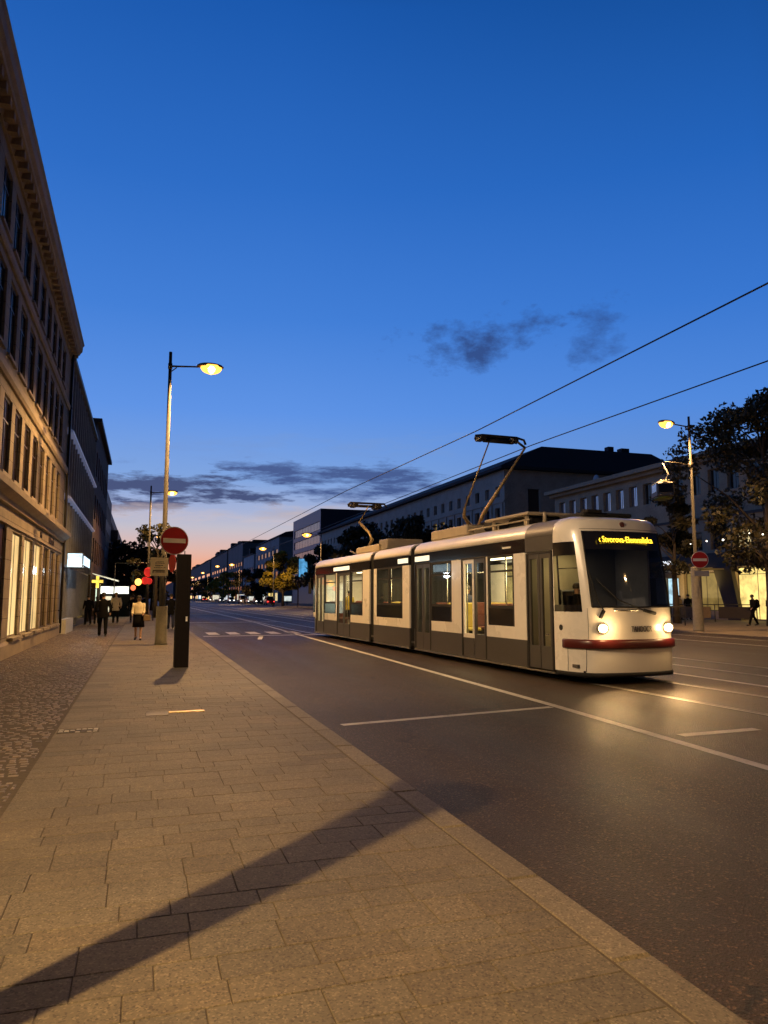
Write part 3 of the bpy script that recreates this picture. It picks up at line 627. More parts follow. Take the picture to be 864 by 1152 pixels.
# ================================================================== STREET LAMPS
M_POLE = mat('galvanised_pole', (.060, .055, .050), .75, spec=.2, metal=.1, var=.15, vscale=6)
M_POLED = mat('dark_pole', (.09, .075, .06), .45, metal=.4)
M_CONC = mat('concrete_base', (.30, .27, .20), .85, var=.15, vscale=8, bump=.3)
M_LENS = mat('lamp_lens', (.8, .6, .3), .3, emit=(1.0, .66, .26), es=18)
M_LENSF = mat('lamp_lens_far', (.8, .6, .3), .3, emit=(1.0, .66, .25), es=9)
M_BOWL = mat('lamp_halo_amber', (.8, .5, .2), .3, emit=(1.0, .42, .06), es=3.0)
M_HEAD = mat('lamp_head', (.35, .26, .14), .4, metal=.3)
def street_lamp(label, x, y, H, arm, power, base=None, group='street lamps along the street', z0=0, lower=0, hs=1.05):
    t = thing('street_lamp', label, 'street lamp', (x, y, z0), 0, group)
    sg = 1 if arm > 0 else -1
    b = MB(); zb = .1
    pts = [(0, 0, 0), (0, 0, H)]; b.tube([(0, 0, 0), (0, 0, H*.3), (0, 0, H*.3+.01), (0, 0, H)], [.115, .105, .085, .055], 14); b.build('pole', M_POLE, t)
    if base: b = MB(); b.tube([(0, 0, 0), (0, 0, .06), (0, 0, base[1]-.05), (0, 0, base[1])], [base[0]*1.08, base[0], base[0]*.96, base[0]*.90], 20); b.build('base', M_CONC, t)
    else: b = MB(); b.tube([(0, 0, 0), (0, 0, .35), (0, 0, .4)], [.16, .15, .10], 14); b.build('base', M_POLE, t)
    b = MB(); b.tube([(0, 0, H-.52), (arm*.3, 0, H-.50), (arm*.8, 0, H-.46), (arm, 0, H-.45)], [.038, .034, .03, .03], 8); b.tube([(0, 0, H-.75), (arm*.22, 0, H-.55)], .02, 6); b.tube([(-.0, 0, H-.62), (0, 0, H-.42)], .075, 10); b.build('arm', M_POLED, t)
    ax = arm+sg*.36*hs
    b = MB(); b.ellip((ax, 0, H-.40), (.46*hs, .20*hs, .13*hs), 0, 16, 9, zmin=-.2); h = b.build('lamp_head', M_HEAD, t)
    b = MB(); b.ellip((ax+sg*.03, 0, H-.45), (.36*hs, .22*hs, .22*hs), 0, 18, 9, zmax=.35); b.build('halo_bowl', M_BOWL, h)  # amber glowing bowl imitates the halo around the lamp
    b = MB(); b.ellip((ax+sg*.03, 0, H-.50), (.22*hs, .235*hs, .17*hs), 0, 14, 7, zmax=.3); b.build('lens', M_LENS if y < 60 else M_LENSF, h)
    if power: lamp_light('lamp_light', 'SPOT', (ax, 0, H-.60-.20*hs), power, SODIUM, t, .12, radians(158)).data.spot_blend = .35
    return t
street_lamp('nearest street lamp, its tall pole carrying the round no entry sign', .66, 26.74, 10.32, 1.02, 5600, (.20, 1.30), z0=0)
street_lamp('second street lamp on the near pavement, thin pole behind the no entry sign', .35, 57.5, 9.9, 1.1, 2200)
street_lamp('third street lamp along the near pavement, seen small against the sunset', .4, 104, 10.2, 1.1, 1500)
street_lamp('farthest street lamp of the near pavement row', .5, 150, 10.2, 1.1, 1200)
street_lamp('street lamp at right with thick lower pole and no entry sign', 25.3, 29.3, 10.45, -.95, 4500, (.24, 3.05))
for lb, x, y, H, p in (('lit lamp just left of the tram rear, in front of the box building', 22.6, 97, 10.4, 3000), ('lit lamp above the yellow leaved tree', 21.8, 130, 10.6, 3600),
                 ('fourth lamp from the right lamp, beyond the yellow leaved tree', 23.2, 190, 10.3, 3500), ('small far lamp left of the yellow leaved tree', 23.2, 228, 11.4, 0),
                 ('tiny lamp farther up the far pavement', 23.2, 285, 11.2, 3000), ('last tiny lamp before the horizon on the far pavement', 23.2, 345, 11, 3000)):
    street_lamp(lb, x, y, H, -1.3, p, None, 'lamps of the far pavement', hs=1.75)
street_lamp('unseen street lamp added to the far pavement row outside the right edge of the view', 25.3, -6.5, 10.45, -.95, 4500, (.24, 3.05), 'street lamps along the street')  # unseen lamp continuing the row, added to light the tram nose
t0 = thing('added_tram_light', 'floodlight for the tram, on the stone building facade outside the left edge of the view', 'added_light', (-3.44, 9.0, 6.6))  # unseen light added on the facade to brighten the tram side and road
b = MB(); b.box(0, .03, -.1, .1, -.15, .15, bev=.005); b.tube([(0, 0, 0), (.3, 0, .02)], .02, 8); b.build('bracket', M_POLED, t0)
b = MB(); b.box(.25, .5, -.18, .18, -.10, .12, bev=.02); b.build('housing', M_POLED, t0)
b = MB(); b.box(.505, .515, -.15, .15, -.08, .10); b.build('lens', M_LENS, t0)
fl = lamp_light('tram_fill', 'SPOT', (.56, 0, 0), 4300, (1, .68, .38), t0, .12, radians(76)); fl.data.spot_blend = .7
fl.rotation_euler = Vector((11.4, 10.6, -5.0)).to_track_quat('-Z', 'Y').to_euler()
# wall lamp and post behind the photographer; the post throws the long shadow over the paving
t0 = thing('wall_lantern', 'lantern on a bracket of the stone building behind the viewpoint', 'lantern', (-3.44, 1.08, 6.4))
b = MB(); b.box(0, .03, -.12, .12, -.2, .2, bev=.005); b.tube([(0, 0, .1), (.25, 0, .28), (.42, 0, .18)], .02, 8); b.build('bracket', M_POLED, t0)
b = MB(); b.loft([[(.42+q*cos(a), q*sin(a), z) for a in [k*pi/4 for k in range(8)]] for q, z in ((.16, .02), (.14, .08), (.03, .18))], 0, True, True, False); b.build('hood', M_POLED, t0)
b = MB(); b.ellip((.42, 0, -.03), (.10, .10, .06)); b.build('bulb', M_LENS, t0)
lamp_light('lantern_light', 'SPOT', (.42, 0, -.20), 3600, (1.0, .63, .27), t0, .03, radians(150), rot=(radians(8), radians(22), 0)).data.spot_blend = .3
t0 = thing('sign_post', 'dark round topped post standing outside the left edge of the view', 'post', (-1.47, 2.48, 0))
b = MB(); b.tube([(0, 0, 0), (0, 0, 4.37), (0, 0, 4.41), (0, 0, 4.44), (0, 0, 4.46)], [.09, .09, .08, .055, .01], 20); b.build('post', M_POLED, t0)
b = MB(); b.tube([(0, 0, 0), (0, 0, .12)], .15, 20); b.build('foot', M_POLED, t0)
b = MB(); b.ellip((0, 0, 4.43), (.12, .12, .10)); b.build('cap', M_POLED, t0)

# ================================================================== SIGNS AND POSTS
M_RED = mat('sign_red', (.42, .012, .012), .45, var=.06, vscale=3)
M_WHT = mat('white_sign_paint', (.78, .74, .66), .5, var=.06, vscale=4)
M_GREYB = mat('sign_back_grey', (.25, .25, .25), .5)
def no_entry(t, x, y, z, r, face=-1):
    # disc facing -y
    b = MB(); b.loft([[(x+r*cos(a), y+q, z+r*sin(a)) for a in [2*pi*k/40 for k in range(40)]] for q in (0, .02)], 0, True, True, False); d = b.build('disc', M_WHT, t)
    b = MB(); r2 = r*.95; b.face([(x+r2*cos(a), y-.003, z+r2*sin(a)) for a in [-2*pi*k/40 for k in range(40)]][::-1]); b.build('red_face', M_RED, d)
    b = MB(); b.box(x-r*.80, x+r*.80, y-.009, y-.005, z-.16*r, z+.16*r); b.build('white_bar', M_WHT, d)
t0 = thing('no_entry_sign', 'big red round sign with white bar on the nearest lamp pole', 'traffic sign', (0, 0, 0))
t0.location = (.66, 26.55, 0); t0.rotation_euler = (0, 0, radians(14))
no_entry(t0, .33, -.06, 3.55, .49)
b = MB(); b.box(-.12, .5, -.035, .03, 3.35, 3.40); b.box(-.12, .5, -.035, .03, 3.70, 3.75); b.build('clamp', M_GREYB, t0)
t0 = thing('notice_plate', 'pale notice plate with small lettering under the big no entry sign', 'sign', (.60, 26.5, 0), radians(14))
b = MB(); b.box(-.40, .20, -.06, -.045, 2.32, 2.95); b.build('plate', mat('notice_cream', (.85, .76, .50), .6, var=.05), t0)
b = MB()
Rn = random.Random(5)
for (zz, x0, x1, h) in ((2.80, -.20, .05, .018), (2.745, -.24, .08, .03), (2.66, -.24, .02, .034), (2.60, -.28, .12, .018), (2.44, -.26, .10, .028)):
    x = x0
    while x < x1: ww = Rn.uniform(.015, .05); b.box(x, min(x+ww, x1), -.066, -.062, zz, zz+h); x += ww+.012
b.box(-.32, .09, -.066, -.062, 2.48, 2.52); b.box(-.32, -.29, -.066, -.062, 2.42, 2.48); b.build('lettering', mat('notice_ink', (.05, .04, .03), .6), t0)
t0 = thing('small_red_sign', 'small red round sign seen edge on behind the pale notice plate', 'traffic sign', (.95, 26.9, 0), radians(-62))
b = MB(); b.loft([[(.14*cos(a)*1.6, q, 2.78+.2*sin(a)*1.6) for a in [2*pi*k/24 for k in range(24)]] for q in (0, .02)], 0, True, True, False); b.build('disc', M_RED, t0)
b = MB(); b.tube([(-.18, .03, 2.6), (-.18, .03, 2.95)], .015, 6); b.build('clamp', M_GREYB, t0)
t0 = thing('pavement_pillar', 'tall dark brown square pillar standing on the near pavement', 'pillar', (.90, 17.95, 0), radians(6))
b = MB(); b.box(-.155, .155, -.12, .12, 0, 2.60, bev=.008); b.build('column', mat('pillar_brown', (.010, .007, .006), .8, spec=.15, var=.12, vscale=5), t0)
b = MB(); b.box(.005, .025, -.015, .015, 2.60, 2.68); b.build('antenna', M_POLED, t0)
b = MB(); b.box(.06, .10, -.126, -.1205, 1.05, 1.16); b.build('latch', M_WHT, t0)
t0 = thing('no_entry_sign', 'smaller red round sign with white bar on the right lamp pole', 'traffic sign', (25.25, 29.0, 0), radians(-22))
no_entry(t0, .02, -.06, 3.38, .40); b = MB(); b.box(-.10, .10, -.04, .05, 3.30, 3.36); b.build('clamp', M_GREYB, t0)
b = MB(); b.box(-.26, .42, -.05, -.035, 2.60, 2.86); b.build('plate', mat('sign_grey_plate', (.42, .40, .36), .5), t0)

# ================================================================== OVERHEAD WIRES
M_WIRE = mat('overhead_wire', (.012, .012, .014), .5)
def wire(pts, r, label):
    b = MB(); b.tube(pts, r, 6); o = b.build('overhead_wire', M_WIRE); tag(o, label, 'wire', 'tram wires over the street'); return o
wire([(8.3, -12, 6.12), (8.36, 7.5, 6.07), (8.42, 17.8, 6.06), (8.0, 30, 6.05), (8.0, 60, 6.1), (8.0, 140, 6.1)], .014, 'upper overhead wire, passing over the left end of the tall pantograph')
wire([(11.3, -12, 6.1), (11.15, 10.5, 6.06), (10.75, 19, 6.05), (11.0, 50, 6.05), (11, 140, 6.1)], .014, 'lower overhead wire, meeting the right end of the tall pantograph')

# ================================================================== TRAM
M_TW = mat('tram_cream', (.82, .77, .68), .28, var=.035, vscale=.8, coat=.4)
M_TG = mat('tram_grey', (.070, .062, .052), .35, var=.06, vscale=1, coat=.3)
M_TB = mat('tram_black_band', (.012, .011, .012), .12, spec=.7)
M_TR = mat('tram_roof_cream', (.80, .74, .64), .32, var=.06, vscale=1.1, coat=.3)
M_TRG = mat('tram_roof_grey', (.19, .17, .15), .5, var=.08)
M_RUB = mat('rubber_black', (.012, .010, .010), .75)
M_MAR = mat('bumper_maroon', (.085, .010, .008), .35, var=.06, coat=.3)
M_UND = mat('underframe_black', (.008, .007, .007), .85)
M_STL = mat('handrail_steel', (.55, .52, .45), .25, metal=.9)
M_INT = mat('tram_interior_panel', (.42, .38, .28), .6)
M_SEAT = mat('seat_red', (.13, .035, .02), .7)
M_SEATY = mat('seat_yellow', (.40, .29, .03), .6)
M_GLT = glass('tram_glass', (.86, .85, .72), (1, 1, 1), 1.0)
M_GLW = glass('windscreen_glass', (.13, .15, .24), (.9, .95, 1), 1.0, ior=1.55)
M_TUBE = mat('ceiling_tube', (.9, .9, .8), .4, emit=(1, .92, .68), es=4.2)
M_PANTO = mat('pantograph_ochre', (.26, .19, .09), .5, metal=.4)
M_PANTD = mat('pantograph_black', (.02, .017, .015), .5, metal=.4)
TR = thing('tram', 'long cream and grey articulated tram with lit headlights and raised pantograph', 'tram', (TX, TY, -.1), TA)
TR.scale = (TS, TS, TS)
TWD = 2.3
# side walls
FL = Facade((0, 0, 0), (0, 1, 0), (-1, 0, 0)); FRt = Facade((TWD, 0, 0), (0, 1, 0), (1, 0, 0))
ZB, ZG, ZT, ZR = .17, .72, 2.53, 2.82
segs = [(1.47, 7.52), (7.90, 11.02), (11.44, 18.45)]
doors = [(3.24, 4.46, 0), (6.40, 7.44, 1), (13.62, 15.2, 1), (17.10, 18.25, 1)]
wins = [(1.95, 3.12), (5.06, 6.34), (8.45, 10.72), (12.17, 13.52), (15.42, 17.0)]
def tram_wall(Fc, a0, a1, dr, name='side_panel'):
    ops = [(w0, w1, .98, ZT) for w0, w1 in wins if w0 >= a0 and w1 <= a1]
    if dr: ops += [(d0, d1, ZB+.03, ZT) for d0, d1, _ in doors if d0 >= a0 and d1 <= a1]
    b = MB(); A = sorted({a0, a1, *[q for o in ops for q in o[:2]]}); Zs = sorted({ZB, ZG, ZT, ZR, .98, ZB+.03})
    for i in range(len(A)-1):
        for j in range(len(Zs)-1):
            ca, cz = (A[i]+A[i+1])/2, (Zs[j]+Zs[j+1])/2
            if any(o[0] < ca < o[1] and o[2] < cz < o[3] for o in ops): continue
            mi = 1 if cz < ZG else (2 if cz > ZT else 0)
            if mi == 0 and A[i+1]-A[i] < .12 : mi = 2
            Fc.cuboid(b, A[i], A[i+1], Zs[j], Zs[j+1], -.05, 0, mi)
    return b.build(name, [M_TW, M_TG, M_TB], TR)
for a0, a1 in segs: tram_wall(FL, a0, a1, True); tram_wall(FRt, a0, a1, False)
# thin panel seam strips and skirt edge
for Fc in (FL, FRt):
    b = MB()
    for a0, a1 in segs: Fc.cuboid(b, a0, a1, ZB-.035, ZB-.001, -.04, .012)
    Fc.cuboid(b, .45, 1.44, ZB-.035, ZB-.001, -.04, .012); b.build('sill_strip', M_STL, TR)
M_GLO = mat('painted_reflection_glass', (.34, .31, .19), .12, spec=.8, var=.35, vscale=2)  # opaque far panes, coloured to stand in for the reflected lit interior
def tram_window(Fc, w0, w1, m=None):
    b = MB(); d = .004
    for (p, q, r, t_) in ((w0, w0+.05, .98, ZT), (w1-.05, w1, .98, ZT), (w0+.05, w1-.05, ZT-.05, ZT), (w0+.05, w1-.05, 1.36, 1.42)): Fc.cuboid(b, p, q, r, t_, -.05, d)
    Fc.cuboid(b, w0+.05, w1-.05, 2.16, 2.20, -.045, d-.002)
    if w1-w0 > 1.7 : Fc.cuboid(b, (w0+w1)/2-.05, (w0+w1)/2+.05, 1.42, ZT-.05, -.045, d-.001)
    f = b.build('window', M_RUB, TR)
    b = MB(); b.face([Fc.P(w0+.05, 1.42, -.02), Fc.P(w1-.05, 1.42, -.02), Fc.P(w1-.05, ZT-.05, -.02), Fc.P(w0+.05, ZT-.05, -.02)]); b.build('pane', m or M_GLT, f)
    b = MB(); Fc.cuboid(b, w0+.05, w1-.05, .98, 1.36, -.04, -.004); b.build('lower_panel', M_TB, f)
for w0, w1 in wins: tram_window(FL, w0, w1); tram_window(FRt, w0, w1, m=M_GLO)
# opposite side has windows where this side has doors
def door(w0, w1, framed, z0=ZB+.03, z1=ZT):
    m = (w0+w1)/2; dark = M_TG
    for k, (p, q) in enumerate(((w0+.02, m-.012), (m+.012, w1-.02))):
        fr = M_TW if framed == 0 and k == 1 else dark
        b = MB(); w_ = .075
        FL.cuboid(b, p, p+w_, z0, z1, -.06, -.012); FL.cuboid(b, q-w_, q, z0, z1, -.06, -.012)
        FL.cuboid(b, p+w_, q-w_, z1-.12, z1, -.06, -.012); FL.cuboid(b, p+w_, q-w_, z0, .74 if framed == 0 else .62, -.06, -.012)
        dl = b.build('door', [fr], TR)
        b = MB(); zz = .74 if framed == 0 else .62; b.face([FL.P(p+w_, zz, -.035), FL.P(q-w_, zz, -.035), FL.P(q-w_, z1-.12, -.035), FL.P(p+w_, z1-.12, -.035)]); b.build('pane', M_GLT, dl)
        b = MB(); FL.cuboid(b, p, q, z0-.002, z0+.44, -.058, -.008); b.build('kick_panel', M_TG, dl)
    b = MB(); FL.cuboid(b, w0-.03, w0+.018, z0, z1, -.04, .008); FL.cuboid(b, w1-.018, w1+.03, z0, z1, -.04, .008); FL.cuboid(b, w0, w1, z1-.02, z1+.02, -.04, .007); b.build('door_seal', M_RUB, TR)
for d0, d1, f in doors: door(d0, d1, f)
door(.50, 1.40, 2, ZB+.03, 2.50)
b = MB(); FL.cuboid(b, .42, 1.465, 2.53, ZR, -.05, .0, 0); b.build('door_header', M_TG, TR)
b = MB(); FRt.cuboid(b, .42, 1.465, ZB, ZR, -.05, 0, 0); b.build('side_panel', M_TW, TR)
b = MB(); FL.cuboid(b, .62, .72, .86, .89, .0, .02); b.build('door_handle', M_STL, TR)
# roof sections
PR = [(0, ZR), (.012, 2.92), (.07, 3.04), (.20, 3.13), (.42, 3.18), (.8, 3.205), (1.15, 3.21)]
def roof_prof(i0=0): L_ = [(x, z) for x, z in PR]; return L_ + [(TWD-x, z) for x, z in reversed(PR[:-1])]
def roof(a0, a1, m, nm='roof'):
    b = MB(); b.loft([[(x, a, z) for x, z in roof_prof()] for a in (a0, a0+.02, a1-.02, a1)], 0, True, True, True); return b.build(nm, m, TR)
roof(.42, 1.46, M_TRG)
for a0, a1 in segs: roof(a0, a1, M_TR)
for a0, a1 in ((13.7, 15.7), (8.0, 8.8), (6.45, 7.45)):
    b = MB(); FL.cuboid(b, a0, a1, 2.60, 2.74, .001, .012); b.build('ceiling_glow_strip', mat('ceiling_glow_strip', (.8, .8, .7), .3, emit=(1, .93, .72), es=.85), TR)  # glowing strips outside the band stand in for ceiling lights behind the glass
# gangway bellows
for a0, a1 in ((7.52, 7.90), (11.02, 11.44)):
    b = MB(); n_ = 9; rings = []
    for k in range(n_+1):
        ins = .05 if k % 2 else .10; a = a0+(a1-a0)*k/n_
        rings.append([(ins, a, .22), (ins, a, 2.82)] + [(max(ins, x), a, z-.04) for x, z in PR[1:]] + [(TWD-max(ins, x), a, z-.04) for x, z in reversed(PR[1:-1])] + [(TWD-ins, a, 2.82), (TWD-ins, a, .22)])
    b.loft(rings, 0, True, True, False); b.build('gangway_bellows', M_RUB, TR)
# floor, ceiling, underframe, bogies
b = MB(); b.box(.06, TWD-.06, -.2, 18.4, .30, .36); b.build('floor', mat('tram_floor', (.10, .09, .08), .6), TR)
b = MB(); b.box(.08, TWD-.08, .35, 18.4, 2.66, 2.70); b.build('ceiling', M_INT, TR)
b = MB(); b.box(.25, TWD-.25, -.2, 18.2, .10, .29); b.build('underframe', M_UND, TR)
for yy in (2.2, 9.4, 15.9):
    b = MB(); b.box(.35, TWD-.35, yy-.9, yy+.9, .06, .28); bg = b.build('bogie', M_UND, TR)
    for dy in (-.6, .6):
        for xx in (.40, TWD-.52):
            b = MB(); b.loft([[(xx+q, yy+dy+.25*cos(a), .26+.25*sin(a)) for a in [2*pi*k/20 for k in range(20)]] for q in (0, .12)]); b.build('wheel', M_UND, bg)
# interior
for a0, a1 in ((1.6, 7.4), (8.0, 10.9), (11.6, 18.2)):
    for xx in (.50, 1.70):
        b = MB(); b.box(xx, xx+.12, a0+.1, a1-.1, 2.615, 2.655, bev=.008); b.build('ceiling_light', M_TUBE, TR)
for a, p in ((2.6, 95), (5.4, 85), (9.4, 95), (12.8, 75), (16.2, 95)): lamp_light('interior_light', 'AREA', (1.15, a, 2.6), p, (1, .82, .48), TR, size=(.8, 1.6), rot=(0, 0, 0))
b = MB(); b.box(.06, TWD-.06, 1.45, 1.51, .36, 2.66); b.build('cab_partition', M_INT, TR)
seat_y = [2.1, 2.9, 5.3, 6.0, 8.7, 9.5, 10.2, 12.4, 13.1, 15.7, 16.5]
for a in seat_y:
    for xx in (.18, 1.32):
        b = MB(); m_ = M_SEATY if a in (5.3, 9.5) else M_SEAT
        b.box(xx, xx+.78, a, a+.42, .74, .82, bev=.02); b.box(xx, xx+.78, a+.36, a+.44, .82, 1.46, bev=.02); b.box(xx+.3, xx+.48, a+.12, a+.3, .36, .74); b.build('seat', m_, TR)
for a in (1.9, 3.1, 4.6, 5.1, 6.3, 8.3, 9.2, 10.6, 12.1, 13.5, 15.4, 17.0):
    b = MB(); b.tube([(.46, a, .36), (.46, a, 2.66)], .018, 8); b.build('grab_pole', M_STL, TR)
for a0, a1 in ((1.9, 6.3), (8.3, 10.6), (12.1, 17)):
    b = MB(); b.tube([(.46, a0, 2.2), (.46, a1, 2.2)], .016, 8); b.build('grab_rail', M_STL, TR)
# nose
BX = [(0, .44), (.006, .30), (.035, .05), (.10, -.17), (.18, -.33), (.27, -.44), (.45, -.515), (.75, -.57), (1.15, -.59)]
BXr = [(x*TWD/2.3, y) for x, y in BX]
BX = BXr + [(TWD-x, y) for x, y in reversed(BXr[:-1])]; NB = len(BX)
def crom(P, n):
    out = []
    for i in range(len(P)-1):
        p0, p1, p2, p3 = P[max(i-1, 0)], P[i], P[i+1], P[min(i+2, len(P)-1)]
        for k in range(n):
            t = k/n; out.append(tuple(.5*((2*p1[j])+(-p0[j]+p2[j])*t+(2*p0[j]-5*p1[j]+4*p2[j]-p3[j])*t*t+(-p0[j]+3*p1[j]-3*p2[j]+p3[j])*t**3) for j in (0, 1)))
    out.append(P[-1]); return out
SUB = 3; PF = crom(BX, SUB); NC = len(PF)
def setback(z):
    s = 0 if z < 1.2 else .155*(z-1.2)**1.25
    if z > 2.9: s += 1.1*(z-2.9)**2
    if z > 3.1: s += 2.2*(z-3.1)
    if z < .45: s += .10*(.45-z)
    return s
def inset(z):
    for (x0, z0), (x1, z1) in zip(PR[:-1], PR[1:]):
        if z0 <= z <= z1: return x0+(x1-x0)*(z-z0)/max(1e-6, z1-z0)
    return 0 if z < ZR else 1.15
ZZ = [.22, .40, .60, .66, .82, 1.0, 1.2, 1.33, 1.42, 1.6, 1.9, 2.2, 2.45, 2.5, 2.66, 2.80, 2.86, 2.92, 2.98, 3.04, 3.09, 3.13, 3.16, 3.18, 3.195, 3.205]
def nose(c, z, out=0.0):
    x, y = PF[c]; k = min(1, max(0, (.44-y)/.9)); yy = y + setback(z)*k**.8
    if z > ZR:
        i_ = inset(z)*(.25+.75*(1-k*.45)); x = TWD/2+(x-TWD/2)*(TWD/2-i_)/(TWD/2)
        yy += (.44-yy)*max(0, (z-3.13)/.075)*.45*k if z > 3.13 else 0
    if out:
        a, b_ = PF[max(c-1, 0)], PF[min(c+1, NC-1)]; d = Vector((b_[0]-a[0], b_[1]-a[1])).normalized(); x += d.y*out; yy -= d.x*out
    return (x, yy, z)
iW0, iW1 = 5*SUB, NC-1-5*SUB; iS0, iS1 = 1, 4*SUB-1
zi = {round(z, 3): i for i, z in enumerate(ZZ)}
def is_ws(c, r): return iW0 <= c < iW1 and zi[1.42] <= r < zi[2.86]
def is_sw(c, r): return (iS0 <= c < iS1 or NC-1-iS1 <= c < NC-1-iS0) and zi[1.33] <= r < zi[2.66]
b = MB(); b.grid(range(NC), ZZ, nose, 0, keep=lambda c, r: not is_ws(c, r) and not is_sw(c, r))
top = [nose(c, ZZ[-1]) for c in range(NC)]; b.face(top[::-1] if False else top, 0, True)
nz_o = b.build('cab_shell', M_TW, TR)
def nose_patch(name, c0, c1, zs, out, m, parent=TR, uv=None):
    b = MB(); b.grid(range(c0, c1+1), zs, lambda c, z: nose(c, z, out)); o = b.build(name, m, parent)
    return o
ws = nose_patch('windscreen', iW0, iW1, [1.42, 1.6, 1.9, 2.2, 2.45, 2.5], .004, M_GLW)
dd = nose_patch('destination_display', iW0, iW1, [2.5, 2.6, 2.7, 2.8, 2.86], .005, M_TB)
# frame ribbon round windscreen
def ribbon(pts, r, name, m, parent=TR): b = MB(); b.tube(pts, r, 6); return b.build(name, m, parent)
ribbon([nose(iW0, z, .006) for z in (1.42, 1.9, 2.2, 2.5, 2.86)], .016, 'windscreen_seal', M_RUB)
ribbon([nose(iW1, z, .006) for z in (1.42, 1.9, 2.2, 2.5, 2.86)], .016, 'windscreen_seal', M_RUB)
ribbon([nose(c, 1.42, .006) for c in range(iW0, iW1+1)], .016, 'windscreen_seal', M_RUB)
for s0, s1, sd_ in ((iS0, iS1, 0), (NC-1-iS1, NC-1-iS0, 1)):
    f = nose_patch('cab_window', s0, s1, [1.33, 1.46], .004, M_TB)
    z_ = [1.46, 1.6, 1.9, 2.2, 2.40]; b = MB(); b.grid(range(s0, s1+1), z_, lambda c, z: nose(c, z, .003)); b.build('pane', M_GLT, f)
    b = MB(); b.grid(range(s0, s1+1), [2.40, 2.45, 2.5, 2.66], lambda c, z: nose(c, z, .004)); b.build('upper_panel', M_TB, f)
    if sd_ == 0:
        b = MB(); b.tube([nose(4, z, .012) for z in (1.46, 1.9, 2.4)], .018, 6); b.tube([nose(c, 2.15, .012) for c in range(4, s1+1)], .010, 6); b.build('window_bar', M_RUB, f)
nose_patch('maroon_bumper', 5, NC-6, [.655, .66, .70, .78, .82, .825], .045, M_MAR)
b = MB(); b.loft([[nose(c, .655, .0), nose(c, .655, .045), nose(c, .68, .062), nose(c, .80, .062), nose(c, .825, .045), nose(c, .825, .0)] for c in range(5, NC-5)], 0, True, True, True); b.build('bumper', M_MAR, TR)
b = MB(); b.loft([[nose(c, .14, -.03), nose(c, .14, .02), nose(c, .21, .03), nose(c, .218, .0)] for c in range(2, NC-2)], 0, True, True, True); b.build('lower_lip', M_UND, TR)
b = MB(); b.box(.15, TWD-.15, -.3, .5, .12, .25); b.build('cab_underside', M_UND, TR)
ribbon([nose(12, z, .002) for z in (.23, .4, .65)], .006, 'panel_seam', M_RUB); ribbon([nose(6, z, .002) for z in (.23, .4, .65)], .005, 'panel_seam', M_RUB)
ribbon([nose(13, z, .002) for z in (.83, 1.0, 1.2, 1.40)], .004, 'panel_seam', M_RUB); ribbon([nose(c, 2.90, .002) for c in range(iW0-1, iW1+2)], .004, 'panel_seam', M_RUB)
M_HL = mat('headlight_lens', (.9, .9, .8), .2, emit=(1, .78, .42), es=26)
for hx in (.40, TWD-.42):
    hy = -.53; hz = 1.03
    b = MB(); b.loft([[(hx+.11*cos(a), hy-.0+q, hz+.095*sin(a)) for a in [2*pi*k/24 for k in range(24)]] for q in (.04, -.035)], 0, True, True, True); h = b.build('headlight', M_STL, TR)
    b = MB(); b.ellip((hx, hy-.035, hz), (.082, .03, .07)); b.build('lens', M_HL, h)
    lamp_light('headlight_beam', 'SPOT', (hx, hy-.10, hz), 260, (1, .60, .25), TR, .07, radians(95), rot=(radians(68), 0, radians(0+180)))
    lamp_light('headlight_beam', 'POINT', (hx, hy-.20, hz), 14, (1, .62, .26), TR, .08)
# wipers
b = MB(); b.tube([nose(18, 1.36, .03), nose(17, 1.5, .04), nose(15, 2.2, .03)], .012, 6); b.tube([nose(16, 1.5, .035), nose(15, 2.0, .03)], .008, 6); b.tube([nose(18, 1.36, .03), nose(17, 1.22, .03)], .035, 6); b.build('wiper', M_RUB, TR)
b = MB(); b.tube([nose(25, 1.36, .03), nose(21, 1.55, .04), nose(17, 1.95, .035)], .010, 6); b.tube([nose(25, 1.36, .03), nose(27, 1.30, .03)], .032, 6); b.build('wiper', M_RUB, TR)
b = MB(); b.tube([nose(20, 1.36, .01), nose(24, 1.36, .01)], .02, 6); b.build('wiper_mount', M_STL, TR)
# text on the nose, fleet lettering and destination
slope = math.atan(.155*1.25*(1.45)**.25)
def nose_text(body, size, x, z, y, m, name, stretch, tilt=0, parent=TR):
    M_ = Matrix.Translation((x, y, z)) @ Matrix.Rotation(pi/2-tilt, 4, 'X'); return text_mesh(body, size, name, m, parent, M_, .004, stretch=stretch)
nose_text('TAHOOCR', .15, 1.22, 1.01, -.60, mat('black_lettering', (.02, .015, .015), .5), 'lettering', (.62, 1.0))
M_AMB = mat('amber_led', (.2, .12, .02), .5, emit=(1, .62, .03), es=3.2)
zt = 2.69; yt = -.59+setback(zt)-.03
nose_text('\u2039 Stvorova-Elemnaliska', .17, 1.12, zt, yt, M_AMB, 'destination_lettering', (.80, 1.0), math.atan(.26), dd)
b = MB()
for k in range(9): a = 2*pi*k/9
b.loft([[(1.12+.05*cos(a), nose(NC//2, 2.98, 0)[1]+q, 2.99+.06*sin(a)) for a in [2*pi*k/12 for k in range(12)]] for q in (.02, -.012)]); b.build('emblem', M_MAR, TR)
b = MB(); p = nose(4, 1.03, .004); b.loft([[(p[0]+q, p[1]+.05*cos(a), 1.03+.055*sin(a)) for a in [2*pi*k/12 for k in range(12)]] for q in (0.01, -.01)]); b.build('emblem', M_RUB, TR)
b = MB(); FL.cuboid(b, 2.05, 2.42, 2.66, 2.70, 0.001, .004); b.build('fleet_number', M_WHT, TR)
